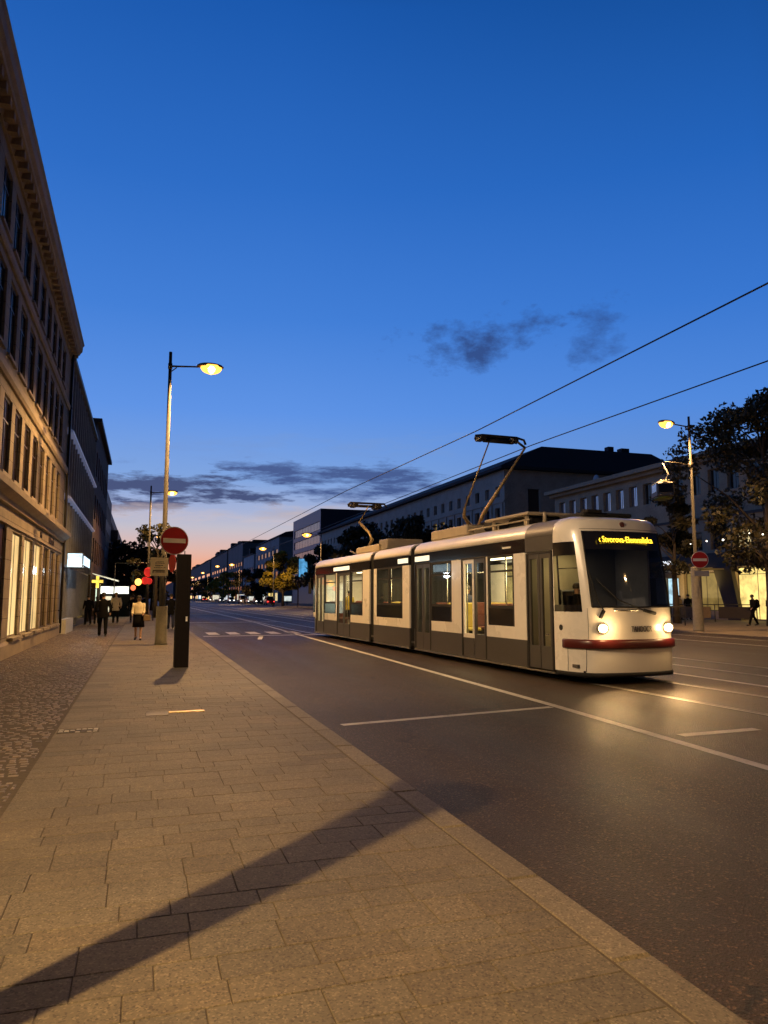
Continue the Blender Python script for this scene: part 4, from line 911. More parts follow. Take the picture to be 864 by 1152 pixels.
# cab interior: desk and the lit cab wall
b = MB(); b.box(.35, TWD-.35, -.44, -.26, .36, 1.28, bev=.02); b.build('driving_desk', mat('desk_dark', (.05, .05, .055), .5), TR)
b = MB(); b.box(.28, .78, .30, .72, .70, .84, bev=.03); b.box(.30, .76, .64, .76, .84, 1.75, bev=.03); b.box(.45, .6, .45, .6, .36, .70); b.build('driver_seat', mat('desk_dark', (.05, .05, .055), .5), TR)
lamp_light('cab_light', 'AREA', (.8, .85, 2.58), 9.0, (1, .76, .40), TR, size=(.5, .5), rot=(0, 0, 0))
# rear end
b = MB(); rs = []
for a, ins, zi_, zt_ in ((18.45, 0, ZB, 0), (18.62, .03, ZB, -.02), (18.78, .12, ZB+.05, -.07), (18.86, .30, ZB+.1, -.16)):
    rs.append([(ins, a, zi_), (ins, a, 2.80+zt_)] + [(max(ins, x+ins*.6), a, z+zt_) for x, z in PR[1:]] + [(TWD-max(ins, x+ins*.6), a, z+zt_) for x, z in reversed(PR[1:-1])] + [(TWD-ins, a, 2.80+zt_), (TWD-ins, a, zi_)])
b.loft(rs, 0, True, True, True); b.build('rear_shell', M_TR, TR)
b = MB(); b.box(-.012, .02, 18.5, 18.72, .95, 2.55, bev=.005); b.build('rear_corner_glass', M_TB, TR)
b = MB(); b.tube([(0, 18.6, 2.35), (-.16, 18.62, 2.42), (-.2, 18.62, 2.2)], .018, 6); b.box(-.26, -.14, 18.58, 18.66, 1.75, 2.25, bev=.015); b.build('mirror', M_RUB, TR)
b = MB(); b.box(-.02, .01, 18.46, 18.7, .78, .98, bev=.005); b.build('marker_plate', M_WHT, TR)
# roof equipment
def rbox(name, x0, x1, y0, y1, z0, z1, m, bev=.03): b = MB(); b.box(x0, x1, y0, y1, z0, z1, bev=bev); return b.build(name, m, TR)
M_RBX = mat('roof_box_tan', (.36, .30, .21), .55, var=.1, vscale=3)
rbox('roof_box', .40, 1.9, 4.95, 7.25, 3.19, 3.46, M_RBX)
rbox('roof_box', .40, 1.9, 11.7, 14.1, 3.19, 3.42, M_RBX); rbox('roof_box', .5, 1.8, 11.1, 11.9, 3.20, 3.56, M_TRG)
rbox('roof_unit', .55, 1.7, .15, 1.0, 3.19, 3.27, M_UND, .02)
for k in range(5): rbox('roof_unit', .6+.1*k, .95+.15*k, .1+k*.24, .2+k*.24, 3.26, 3.32+.03*(k % 2), M_UND, .01)
b = MB(); b.tube([(.3, 1.15, 3.15), (.3, 1.15, 3.36)], [.05, .03], 8); b.build('antenna', M_RBX, TR)
b = MB(); b.box(.35, 1.9, 1.9, 3.9, 3.40, 3.46, bev=.015); b.box(.45, .5, 2.1, 2.2, 3.18, 3.4); b.box(.45, .5, 3.6, 3.7, 3.18, 3.4); b.box(1.7, 1.8, 2.1, 2.2, 3.18, 3.4); b.build('resistor_cover', M_RBX, TR)
rbox('resistor', .55, 1.7, 2.1, 3.1, 3.2, 3.38, M_UND, .02)
for xx in (.45, 1.85):
    b = MB(); b.tube([(xx, 2.0, 3.30), (xx, 7.0, 3.30)], .022, 6); [b.tube([(xx, a, 3.16), (xx, a, 3.30)], .018, 6) for a in (2.2, 3.4, 4.6)]; b.build('roof_rail', M_RBX, TR)
# front pantograph
pan = MB(); pan.box(.75, 1.65, 5.2, 6.2, 3.36, 3.42, bev=.01); pan.box(.9, 1.5, 4.6, 5.2, 3.3, 3.58, bev=.04); pg = pan.build('pantograph', M_PANTD, TR)
for P_, r_, nm, m_ in (([(.95, 5.75, 3.45), (.62, 5.55, 3.72), (.52, 5.30, 3.93)], [.055, .045, .035], 'lower_arm', M_PANTO), ([(.52, 5.30, 3.93), (1.0, 4.75, 5.68)], [.026, .018], 'upper_arm', M_PANTO),
                       ([(1.15, 5.75, 3.45), (1.20, 5.60, 3.8), (1.86, 4.45, 5.46)], [.065, .055, .028], 'lower_arm', M_PANTO), ([(1.86, 4.45, 5.46), (1.62, 4.6, 5.70)], [.032, .03], 'upper_arm', M_PANTD)):
    b = MB(); b.tube(P_, r_, 8); b.build(nm, m_, pg)
b = MB(); hz = 5.72
b.tube([(.50, 4.62, hz-.10), (.52, 4.62, hz), (.72, 4.62, hz+.03), (1.72, 4.62, hz+.03), (1.93, 4.62, hz-.02), (1.98, 4.62, hz-.14)], .032, 8)
b.tube([(.62, 4.85, hz-.03), (.78, 4.85, hz+.02), (1.62, 4.85, hz+.02), (1.85, 4.85, hz-.05)], .045, 8)
for xx in (.72, 1.66): b.box(xx-.09, xx+.09, 4.56, 4.9, hz-.10, hz+.02, bev=.02)
b.tube([(.8, 4.75, hz-.08), (1.6, 4.75, hz-.08)], .05, 8); b.build('collector_head', M_PANTD, pg)
# rear pantograph
pan = MB(); pan.box(.8, 1.5, 14.2, 15.4, 3.2, 3.44, bev=.02); pan.tube([(.6, 15.0, 3.3), (.7, 15.8, 3.42), (1.1, 16.2, 3.3)], .03, 6); pg = pan.build('pantograph', M_TRG, TR)
for P_, r_, nm in (([(1.2, 15.2, 3.46), (1.25, 14.75, 3.8), (1.2, 15.0, 4.1), (1.0, 15.6, 4.55)], [.05, .07, .06, .05], 'lower_arm'), ([(1.0, 15.6, 4.55), (1.25, 15.2, 5.16)], [.03, .02], 'upper_arm')):
    b = MB(); b.tube(P_, r_, 8); b.build(nm, M_PANTO, pg)
b = MB(); hz = 5.26
b.tube([(.40, 15.2, hz-.10), (.5, 15.2, hz), (1.9, 15.2, hz), (2.0, 15.2, hz-.12)], .04, 8); b.tube([(.5, 15.5, hz-.08), (1.9, 15.5, hz-.08)], .055, 8); b.box(1.5, 1.75, 15.1, 15.6, hz-.2, hz, bev=.02); b.box(.6, .8, 15.1, 15.6, hz-.16, hz, bev=.02); b.build('collector_head', M_PANTD, pg)

# ================================================================== TREES
def leaf_mat(name, c1, c2, rough=.6):
    m = bpy.data.materials.new(name); m.use_nodes = True; t = NT(m.node_tree); bs = t.n['Principled BSDF']
    g = t.new('ShaderNodeNewGeometry'); co = t.new('ShaderNodeTexCoord').outputs['Object']
    f = t.m('ADD', t.m('MULTIPLY', g.outputs['Random Per Island'], .5), t.m('MULTIPLY', t.noise(co, .9, 3), .5))
    t.l.new(t.ramp(f, [(.2, tuple(c1)+(1,)), (.8, tuple(c2)+(1,))]), bs.inputs['Base Color']); bs.inputs['Roughness'].default_value = rough
    bs.inputs['Transmission Weight'].default_value = 0; return m
M_LEAF = leaf_mat('leaves_dark', (.022, .026, .010), (.06, .045, .016)); M_LEAFY = leaf_mat('leaves_yellow', (.20, .17, .02), (.42, .33, .03))
M_BARK = mat('bark', (.06, .045, .032), .9, var=.3, vscale=6, bump=.5)
def tree(label, x, y, H, cr, crown_base, nclump, nleaf, lsize, ml, seed, name='tree', group=None, squash=1.0, trunk_r=None, spread=.16):
    rg = np.random.default_rng(seed); rr = random.Random(seed)
    t = thing(name, label, 'tree', (x, y, 0), 0, group); tr = trunk_r or H*.022
    b = MB(); fork = crown_base*1.05; b.tube([(0, 0, -.05), (.02*H*.1, 0, fork*.5), (0, .03, fork), (.1, 0, H*.6), (.0, .1, H*.85)], [tr*1.3, tr, tr*.8, tr*.45, tr*.12], 10)
    centres = []
    for k in range(nclump):
        th = rr.uniform(0, 2*pi); hgt = rr.uniform(0, 1); env = sin(pi*min(1, (.12+hgt*.86)))**.6
        rad = cr*env*rr.uniform(.45, 1.0)
        c = (cos(th)*rad, sin(th)*rad, crown_base+(H-crown_base)*hgt); centres.append((c, rr.uniform(.55, 1.25)))
        if k % 2 == 0: s0 = min(H*.75, max(fork*.8, c[2]-rad*.8)); b.tube([(0, .02, s0), (c[0]*.45, c[1]*.45, s0+(c[2]-s0)*.6), (c[0]*.92, c[1]*.92, c[2])], [tr*.32, tr*.18, tr*.05], 5, cap=False)
    b.build('trunk', M_BARK, t)
    C = np.array([c[0] for c in centres]); S = np.array([c[1] for c in centres]); idx = rg.integers(0, len(C), nleaf)
    d = rg.normal(size=(nleaf, 3)); d /= np.linalg.norm(d, axis=1)[:, None]; rad = rg.random(nleaf)**.45
    P = C[idx] + d*(rad*S[idx]*cr*spread*2.0)[:, None]*np.array([1, 1, .62*squash])
    P[:, 2] = np.maximum(P[:, 2], crown_base*.75)
    n = rg.normal(size=(nleaf, 3)); n /= np.linalg.norm(n, axis=1)[:, None]; a = np.cross(n, rg.normal(size=(nleaf, 3))); a /= np.linalg.norm(a, axis=1)[:, None]; bb = np.cross(n, a)
    sz = lsize*(.6+.8*rg.random(nleaf))[:, None]
    V = np.stack([P-a*sz*.6, P-bb*sz*.34, P+a*sz*.6, P+bb*sz*.34], 1).reshape(-1, 3)
    me = bpy.data.meshes.new('crown'); me.vertices.add(len(V)); me.vertices.foreach_set('co', V.ravel()); me.loops.add(nleaf*4); me.loops.foreach_set('vertex_index', np.arange(nleaf*4))
    me.polygons.add(nleaf); me.polygons.foreach_set('loop_start', np.arange(0, nleaf*4, 4)); me.polygons.foreach_set('loop_total', np.full(nleaf, 4)); me.materials.append(ml); me.update(calc_edges=True)
    o = bpy.data.objects.new('crown', me); COL.objects.link(o); o.parent = t; return t
tree('big dark tree behind the right street lamp, hiding the shop building', 33.6, 33.0, 13.0, 5.2, 3.6, 60, 16000, .22, M_LEAF, 11, spread=.12)
tree('small dark tree left of the biggest one, above the cab end of the tram', 31.6, 38.5, 8.0, 2.1, 3.2, 24, 6000, .22, M_LEAF, 12)
tree('tree at the right edge, crown cut by the frame', 36.5, 27.5, 14.6, 4.6, 3.6, 50, 20000, .24, M_LEAF, 13)
tree('yellow leaved tree lit by the lamp, standing before the far buildings', 24.8, 137, 10.2, 3.7, 2.6, 36, 9000, .42, M_LEAFY, 14)
tree('dark bushy tree just left of the tram rear', 30.5, 104, 11.5, 5.2, 2.2, 40, 10000, .5, M_LEAF, 15)
tree('dark tree rising behind the rear car of the tram', 31.5, 84, 11.2, 5.2, 2.4, 40, 10000, .45, M_LEAF, 16)
tree('dark tree between the yellow leaved one and the box building', 29.5, 122, 9.6, 4.6, 2.0, 34, 7000, .5, M_LEAF, 17)
for k, (x, y, H, r_) in enumerate(((26, 170, 8, 3.5), (26, 200, 8.5, 3.6), (25.5, 236, 9, 4), (25.5, 262, 8.5, 4), (25.5, 300, 9, 4), (25.5, 345, 9, 4.5), (25.5, 395, 9.5, 5))):
    tree(['small dark tree left of the yellow leaved tree', 'second tree left of the yellow leaved one', 'half lit low tree beneath the far lamps', 'yellowish low tree in the far row', 'low tree before the stepped block', 'tiny tree far up the street', 'farthest tree of the right row'][k], x, y, H, r_, 2.0, 20, 2600, .6, M_LEAFY if k in (2, 3) else M_LEAF, 30+k, group='trees along the far pavement')
tree('dark spreading tree behind the pedestrians on the left pavement', -1.7, 84, 7.0, 3.6, 2.4, 36, 7000, .34, M_LEAF, 50)
tree('thin tree peeking out behind the no entry sign', 1.0, 62, 7.4, 2.0, 2.6, 18, 2600, .24, M_LEAF, 51)
tree('dark tree filling the end of the left pavement', .6, 120, 8.6, 4.2, 1.6, 36, 6000, .45, M_LEAF, 52)
tree('low dark tree right behind the pavement pillar', 1.1, 96, 7.2, 2.6, 1.6, 24, 4000, .4, M_LEAF, 53)
tree('far dark tree at the very end of the left pavement', -1.5, 160, 9.5, 4.5, 1.6, 30, 4000, .6, M_LEAF, 54)

# ================================================================== PEOPLE
M_SKIN = mat('skin', (.42, .25, .17), .55, var=.05); M_HAIRD = mat('hair_dark', (.02, .014, .01), .6); M_HAIRB = mat('hair_light', (.35, .24, .12), .6)
M_BLK = mat('cloth_black', (.006, .006, .007), .85, var=.0, spec=.1, bump=.3, bscale=30); M_CRM = mat('cloth_cream', (.62, .54, .38), .85, var=.12, vscale=9, bump=.3, bscale=25)
M_NAVY = mat('cloth_navy', (.02, .024, .05), .85, var=.2, vscale=9); M_TAN = mat('cloth_tan', (.22, .15, .08), .85, var=.15, vscale=9); M_SHOE = mat('shoe_black', (.01, .009, .008), .4)
def skin_mesh(name, pts, edges, radii, sub=1):
    me = bpy.data.meshes.new('sk'); me.from_pydata([tuple(p) for p in pts], edges, []); o = bpy.data.objects.new('sk', me); COL.objects.link(o)
    md = o.modifiers.new('s', 'SKIN'); md.use_smooth_shade = True
    for k, r in enumerate(radii): me.skin_vertices[0].data[k].radius = (r, r) if not isinstance(r, tuple) else r
    me.skin_vertices[0].data[0].use_root = True
    sb = o.modifiers.new('u', 'SUBSURF'); sb.levels = sub; sb.render_levels = sub; bpy.context.view_layer.update()
    m2 = bpy.data.meshes.new_from_object(o.evaluated_get(bpy.context.evaluated_depsgraph_get())); m2.name = name; bpy.data.objects.remove(o); return m2
def person(label, x, y, face_deg, H=1.75, stride=.22, top=None, bottom=None, kind='trousers', hair=None, arms=((.05, .0), (-.05, .0)), group=None, bag=None, z0=0, lean=0, female=False, seated=False):
    """faces local +Y; stride = half distance between the feet; arms = (forward reach, outward) of each hand"""
    k = H/1.75; t = thing('person', label, 'person', (x, y, z0), radians(face_deg), group)
    sw = (.165 if female else .19)*k; hip = .10*k
    J = {'pel': (0, 0, .95), 'wai': (0, lean*.3, 1.10), 'che': (0, lean, 1.30), 'nk0': (0, lean, 1.45), 'nk': (0, lean+.01, 1.52), 'hd': (0, lean+.03, 1.62), 'ht': (0, lean+.02, 1.70)}
    J = {a: (v[0]*k, v[1], v[2]*k) for a, v in J.items()}; names = list(J); P = [J[n_] for n_ in names]; rad = [.125*k, .115*k, .135*k, .07*k, .052*k, .085*k, .065*k]
    E_ = [(0, 1), (1, 2), (2, 3), (3, 4), (4, 5), (5, 6)]
    hands = []; feet = []; legs = []; armp = []
    for sg, st, ar in ((-1, stride, arms[0]), (1, -stride, arms[1])):
        if seated: hp = (sg*hip, .02, .90*k); kn = (sg*hip, .42, .86*k); an = (sg*hip, .44, .45*k); to = (sg*hip, .58, .40*k)
        else:
            hp = (sg*hip, 0, .90*k); kn = (sg*hip*1.02, st*.45+.05, .50*k); an = (sg*hip, st, (.09 if st >= 0 else .13)*k); to = (sg*hip*1.1, st+.14*k, .035*k)
        i = len(P); P += [hp, kn, an, to]; rad += [.085*k, .058*k, .042*k, .035*k]; E_ += [(0, i), (i, i+1), (i+1, i+2), (i+2, i+3)]; legs.append((hp, kn, an, to))
        sh = (sg*sw, lean, 1.41*k); el_ = (sg*(sw+.05*k+ar[1]), lean-.03+ar[0]*.3, 1.13*k); wr = (sg*(sw+.04*k+ar[1]), lean+ar[0]+.02, (.90+abs(ar[0])*.55)*k)
        i = len(P); P += [sh, el_, wr]; rad += [.058*k, .042*k, .028*k]; E_ += [(2, i), (i, i+1), (i+1, i+2)]; armp.append((sh, el_, wr)); hands.append((wr, (Vector(wr)-Vector(el_)).normalized(), sg))
    me = skin_mesh('body', P, E_, rad, 2)
    bd = MB()
    for w_, d, sg in hands:      # palm, four bent fingers and a thumb that leaves the side of the palm
        w_ = Vector(w_); d = Vector(d); side = d.cross(Vector((sg, 0, 0))).normalized()
        pe = w_+d*.085*k; bd.tube([w_-d*.01, w_+d*.04*k, pe], [.024*k, .034*k, .03*k], 8, sx=1, sy=.55)
        for q, (o_, L_) in enumerate(((-.026, .062), (-.009, .074), (.009, .070), (.025, .055))):
            f0 = pe+side*o_*k-d*.01; inw = Vector((-sg, 0, 0)); f1 = f0+d*L_*.5*k+inw*.006; f2 = f0+d*L_*k+inw*.024*k; bd.tube([f0, f1, f2], [.009*k, .008*k, .006*k], 6)
        th0 = w_+d*.025*k+side*.028*k; bd.tube([th0, th0+side*.03*k+d*.02*k, th0+side*.036*k+d*.05*k], [.012*k, .010*k, .008*k], 6)
    # face: nose, ears, eyes, mouth
    hc = Vector(J['hd']); bd.tube([hc+Vector((0, .078*k, .02*k)), hc+Vector((0, .105*k, -.015*k))], [.010*k, .015*k], 6)
    for sg in (-1, 1): bd.ellip(tuple(hc+Vector((sg*.082*k, 0, 0))), (.012*k, .02*k, .03*k), 0, 8, 5)
    v0 = len(me.vertices); V = [tuple(v.co) for v in me.vertices]+bd.v; Fc = [tuple(p.vertices) for p in me.polygons]+[tuple(i+v0 for i in f) for f in bd.f]
    m3 = bpy.data.meshes.new('body'); m3.from_pydata(V, [], Fc); m3.polygons.foreach_set('use_smooth', [True]*len(Fc)); m3.materials.append(M_SKIN); m3.update()
    bpy.data.meshes.remove(me); body = bpy.data.objects.new('body', m3); COL.objects.link(body); body.parent = t
    b = MB()
    for sg in (-1, 1): b.ellip(tuple(hc+Vector((sg*.032*k, .078*k, .018*k))), (.012*k, .008*k, .008*k), 0, 6, 4)
    b.tube([hc+Vector((-.022*k, .084*k, -.045*k)), hc+Vector((.022*k, .084*k, -.045*k))], .005*k, 5); b.build('face_features', M_HAIRD, t)
    b = MB(); b.ellip(tuple(hc+Vector((0, -.012*k, .035*k))), (.100*k, .108*k, .105*k), 0, 14, 9, zmin=-.35)
    if female: b.tube([hc+Vector((0, -.06, .04)), hc+Vector((0, -.095, -.08)), hc+Vector((0, -.07, -.2))], [.08*k, .08*k, .04*k], 10)
    b.build('hair', hair or M_HAIRD, t)
    # upper garment
    b = MB(); long_ = .62 if kind in ('skirt',) else (.80 if kind == 'coat' else .90)
    if kind == 'long': long_ = .70
    def ring(z, rx, ry, y_): return [(rx*cos(2*pi*j/18), y_+ry*sin(2*pi*j/18), z) for j in range(18)]
    hem = 1.0 if kind == 'skirt' else {'trousers': .86, 'coat': .72}.get(kind, .86)
    rings = [ring(hem*k, .20*k, .155*k, 0), ring((hem+.06)*k, .205*k, .16*k, 0), ring(1.10*k, .175*k, .135*k, lean*.3), ring(1.28*k, .20*k, .15*k, lean*.9), ring(1.39*k, sw+.035, .125*k, lean), ring(1.46*k, .10*k, .085*k, lean), ring(1.50*k, .065*k, .065*k, lean)]
    b.loft(rings, 0, True, True, True)
    for sh, e_, wr in armp:
        sh, e_, wr = Vector(sh), Vector(e_), Vector(wr); b.tube([sh+Vector((0, 0, .03)), sh*.6+e_*.4, e_, e_*.3+wr*.7, wr-(wr-e_).normalized()*.02], [.074*k, .066*k, .058*k, .05*k, .042*k], 10)
    b.build('coat' if kind == 'coat' else 'jacket', top or M_BLK, t)
    if kind == 'skirt':
        b = MB(); b.loft([ring(.50*k, .23*k, .20*k, .01), ring(.75*k, .215*k, .175*k, 0), ring(.98*k, .175*k, .14*k, 0), ring(1.06*k, .165*k, .125*k, 0)], 0, True, True, True); b.build('skirt', bottom or M_BLK, t)
    else:
        b = MB()
        for hp, kn, an, to in legs:
            hp, kn, an = Vector(hp), Vector(kn), Vector(an); b.tube([hp+Vector((0, 0, .06)), hp*.6+kn*.4, kn, kn*.4+an*.6, an-Vector((0, 0, .02))], [.115*k, .098*k, .075*k, .066*k, .06*k], 10)
        b.loft([ring(.84*k, .17*k, .12*k, 0), ring(1.0*k, .17*k, .13*k, 0)], 0); b.build('trousers', bottom or M_BLK, t)
    for hp, kn, an, to in legs:
        b = MB(); an, to = Vector(an), Vector(to); b.tube([an+Vector((0, -.05, -.03)), an+Vector((0, .03, -.035)), to+Vector((0, .02, 0)), to+Vector((0, .05, 0))], [.045*k, .05*k, .042*k, .022*k], 8, sy=.9); b.build('shoe', M_SHOE, t)
    return t, hands
PG = 'pedestrians on the near pavement'
person('man in a black suit walking away up the near pavement', -1.51, 32.9, 8, 1.80, .20, M_BLK, M_BLK, 'coat', M_HAIRD, ((.10, .03), (-.06, .03)), PG)
t_, hd = person('woman in cream wrap and black knee length skirt walking toward the viewer', -.10, 29.8, 176, 1.68, .12, M_CRM, M_BLK, 'skirt', M_HAIRD, ((.22, -.02), (.18, .02)), PG, female=True)
bag_ = thing('handbag', 'dark brown handbag carried by the woman in the cream wrap', 'bag', (.20, 29.72, .72)); b = MB(); b.box(-.13, .13, -.05, .05, 0, .22, bev=.02); b.build('bag', M_TAN, bag_); b = MB(); b.tube([(-.08, 0, .2), (-.05, 0, .36), (.05, 0, .36), (.08, 0, .2)], .01, 6); b.build('strap', M_TAN, bag_)
person('person in pale cream coat walking in the middle of the pavement', -1.53, 49.0, 8, 1.90, .16, M_CRM, M_BLK, 'coat', M_HAIRB, ((.10, .04), (-.10, .04)), PG)
person('dark dressed person close to the grey building wall', -2.95, 46.5, 20, 1.72, .18, M_BLK, M_BLK, 'trousers', M_HAIRD, ((.1, .02), (-.1, .02)), PG)
person('companion in a navy jacket beside the wall', -2.55, 47.6, 4, 1.66, .16, M_NAVY, M_BLK, 'trousers', M_HAIRD, ((.1, .02), (-.1, .02)), PG, female=True)
person('dark figure in wide black coat between cream coat and cream wrap', -.55, 50.5, 180, 1.74, .12, M_BLK, M_NAVY, 'coat', M_HAIRD, ((.2, .10), (.2, .10)), PG)
person('person with blue bag behind the nearest lamp base', 1.42, 39.5, 0, 1.78, .18, M_BLK, M_NAVY, 'coat', M_HAIRD, ((.05, .05), (-.05, .05)), PG)
b = MB(); b.box(-.14, .14, -.05, .05, .50, .84, bev=.02); b.tube([(-.08, 0, .84), (0, 0, .92), (.08, 0, .84)], .01, 5); tag(b.build('shopping_bag', mat('bag_blue', (.05, .06, .12), .7), None, (1.72, 39.4, 0)), 'dark blue bag held by the person behind the lamp base', 'bag')
for k, (x, y, d, lb) in enumerate(((-1.9, 62, 180, 'tiny dark figure under the lit awning'), (-.9, 68, 0, 'tiny figure in a tan jacket beyond the cream coat'), (.2, 73, 180, 'small dark pedestrian below the red lanterns'))):
    person(lb, x, y, d, 1.72, .15, [M_BLK, M_TAN, M_BLK][k], M_BLK, 'trousers', M_HAIRD, ((.1, .02), (-.1, .02)), PG)
PF = 'people on the far pavement'
person('dark walker with a backpack in front of the bright yellow shop', 33.0, 33.8, 75, 1.76, .30, M_BLK, M_BLK, 'trousers', M_HAIRD, ((.16, .02), (-.16, .02)), PF)
bp = thing('backpack', 'dark backpack worn by the walker before the yellow shop', 'backpack', (33.25, 33.75, 1.02), radians(75)); b = MB(); b.ellip((0, 0, .22), (.17, .13, .26)); b.build('pack', M_BLK, bp); b = MB(); b.ellip((0, -.11, .12), (.11, .05, .11)); b.build('pocket', M_NAVY, bp)
person('dark person at the right edge carrying a shoulder bag', 35.0, 34.6, -100, 1.72, .24, M_BLK, M_BLK, 'trousers', M_HAIRD, ((.12, .02), (-.12, .02)), PF)
person('one of the dark pair standing by the railing, paler jacket', 36.1, 43.6, 200, 1.74, .06, M_TAN, M_BLK, 'trousers', M_HAIRD, ((.1, .02), (.05, .02)), PF)
person('taller black dressed one of the pair at the railing', 37.0, 43.8, 160, 1.82, .08, M_BLK, M_BLK, 'coat', M_HAIRD, ((.1, .03), (.1, .02)), PF)
for k, (x, y, d, m_) in enumerate(((29, 118, 30, M_BLK), (30.5, 112, 200, M_CRM), (29.5, 106, 90, M_TAN), (30, 101, 0, M_NAVY), (29, 108, 180, M_BLK), (31, 98, 45, M_RED))):
    person(['distant figure in black left of the tram rear', 'distant figure in cream near the shops', 'distant figure in tan beside the tram rear', 'distant figure in navy behind the tram rear corner', 'second distant figure in black near the shops', 'distant figure in a red jacket by the tram rear'][k], x, y, d, 1.74, .16, m_, M_BLK, 'trousers', M_HAIRD, ((.1, .02), (-.1, .02)), PF)
# riders: each a thing of its own inside the tram
def rider(label, lx, ly, deg, seated, **kw):
    X_, Y_ = tw(lx, ly); return person(label, X_, Y_, math.degrees(TA)+deg, z0=-.1+(.36*TS if not seated else .36*TS-.02), seated=seated, **kw)
GR = 'riders inside the tram'
rider('tram driver in black behind the cab side window', .52, .42, 180, False, H=1.62, stride=.02, top=M_BLK, bottom=M_BLK, arms=((.30, -.02), (.30, -.02)), group=GR)
rider('rider with tan jacket standing by the front door', .62, 1.80, 150, False, H=1.70, stride=.03, top=M_TAN, bottom=M_BLK, group=GR)
rider('seated rider in red behind the front side window', .60, 2.35, 180, False, H=1.45, stride=.02, top=M_RED, bottom=M_BLK, group=GR, female=True)
rider('rider in cream seen through the middle window', .62, 9.0, 180, False, H=1.6, stride=.03, top=M_CRM, bottom=M_BLK, group=GR)
rider('dark rider standing in the middle section', 1.4, 9.9, 160, False, H=1.72, stride=.03, top=M_BLK, bottom=M_BLK, group=GR)
rider('rider in yellow near the rear of the tram', .7, 16.0, 180, False, H=1.6, stride=.03, top=M_SEATY, bottom=M_BLK, group=GR)
rider('dark rider beside the second door', .9, 6.0, 200, False, H=1.66, stride=.03, top=M_NAVY, bottom=M_BLK, group=GR)

# ================================================================== CARS FAR UP THE STREET
def car(label, x, y, rz, col, H=1.45, lights='head', L_=4.3, group='vehicles far up the street'):
    t = thing('parked_car', label, 'car', (x, y, -.1 if x < 24.3 else 0), rz, group); m_ = mat('car_paint_%02d%02d%02d' % tuple(int(c*99) for c in col), col, .3, coat=.6); w_ = .88; s = H/1.45
    pr = [(-2.1, .30), (-2.15, .62), (-1.95, .88), (-1.45, .95), (-.85, 1.38*s), (.1, 1.45*s), (.95, 1.36*s), (1.75, .98), (2.08, .92), (2.15, .55), (2.1, .30)]
    b = MB(); b.loft([[(sx*(w_ - (.18 if z > 1.0 else 0)), y_*L_/4.3, z) for y_, z in pr] for sx in (-1, 1)], 0, True, True, False); b.build('body', m_, t)
    b = MB()
    for sx in (-1, 1): b.face([(sx*(w_-.07), y_*L_/4.3, z) for y_, z in ((-1.3, .98), (-.8, 1.30*s), (.9, 1.28*s), (1.5, .99))])
    b.face([(-.62, -1.42*L_/4.3, 1.0), (.62, -1.42*L_/4.3, 1.0), (.56, -.9*L_/4.3, 1.36*s), (-.56, -.9*L_/4.3, 1.36*s)]); b.build('window', M_WINDK, t)
    for sx in (-1, 1):
        for yy in (-1.35, 1.35):
            b = MB(); b.loft([[(sx*(w_-.2)+q*sx, yy*L_/4.3+.31*cos(a), .31+.31*sin(a)) for a in [2*pi*k/16 for k in range(16)]] for q in (0, .22)]); b.build('wheel', M_RUB, t)
        b = MB(); b.box(sx*.62-.14, sx*.62+.14, -2.19*L_/4.3, -2.13*L_/4.3, .62, .78); b.build('headlight' if lights == 'head' else 'tail_light', mat('far_head', (1, 1, 1), .3, emit=(1, .95, .85), es=6) if lights == 'head' else mat('far_tail', (.5, 0, 0), .3, emit=(1, .05, .04), es=5), t)
    return t
car('black van standing under the far lamps left of the yellow leaved tree', 25.9, 176, 0, (.012, .012, .014), 2.3, 'head')
car('red car with glowing tail lights by the yellow leaved tree', 26.0, 160, 0, (.45, .02, .02), 1.8, 'tail')
car('white van in the row under the far trees', 26.0, 205, 0, (.7, .7, .7), 2.2, 'head')
car('pale car at the start of the far row of vehicles', 26.0, 232, 0, (.5, .5, .5), 1.7, 'head'); car('silver car parked far up the right side', 26, 262, 0, (.4, .4, .42), 1.5, 'head'); car('white car tiny under the trees', 26, 300, 0, (.7, .7, .7), 1.6, 'head')
car('grey car between the black van and the white van', 26, 190, 0, (.12, .12, .13), 1.5, 'head')
car('red car tiny at the farthest end of the vehicle row', 26, 335, 0, (.4, .03, .03), 1.6, 'tail')

# ================================================================== SMALL LIT THINGS
def lantern(label, x, y, z, col, es, r=.16):
    t = thing('paper_lantern', label, 'lantern', (x, y, z), 0, 'lanterns on the left pavement'); c = mat('lantern_%d%d%d' % tuple(int(v*9) for v in col), col, .6, emit=col, es=es)
    b = MB(); b.ellip((0, 0, 0), (r, r, r*1.1)); b.build('shade', c, t); b = MB(); b.tube([(0, 0, r), (0, 0, r+.25)], .01, 5); b.tube([(0, 0, r*1.0), (0, 0, r*1.18)], .05, 8); b.build('cap', M_POLED, t); return t
gz = thing('lantern_frame', 'dark post frame with crossbar where the lanterns hang', 'post', (-.35, 54, 0)); b = MB(); b.tube([(-1.5, 0, 0), (-1.5, 0, 3.95)], .04, 8); b.build('post', M_POLED, gz); b = MB(); b.tube([(1.1, 0, 0), (1.1, 0, 3.95)], .04, 8); b.build('post', M_POLED, gz); b = MB(); b.tube([(-1.5, 0, 3.95), (1.1, 0, 3.95)], .03, 6); b.build('crossbar', M_POLED, gz)
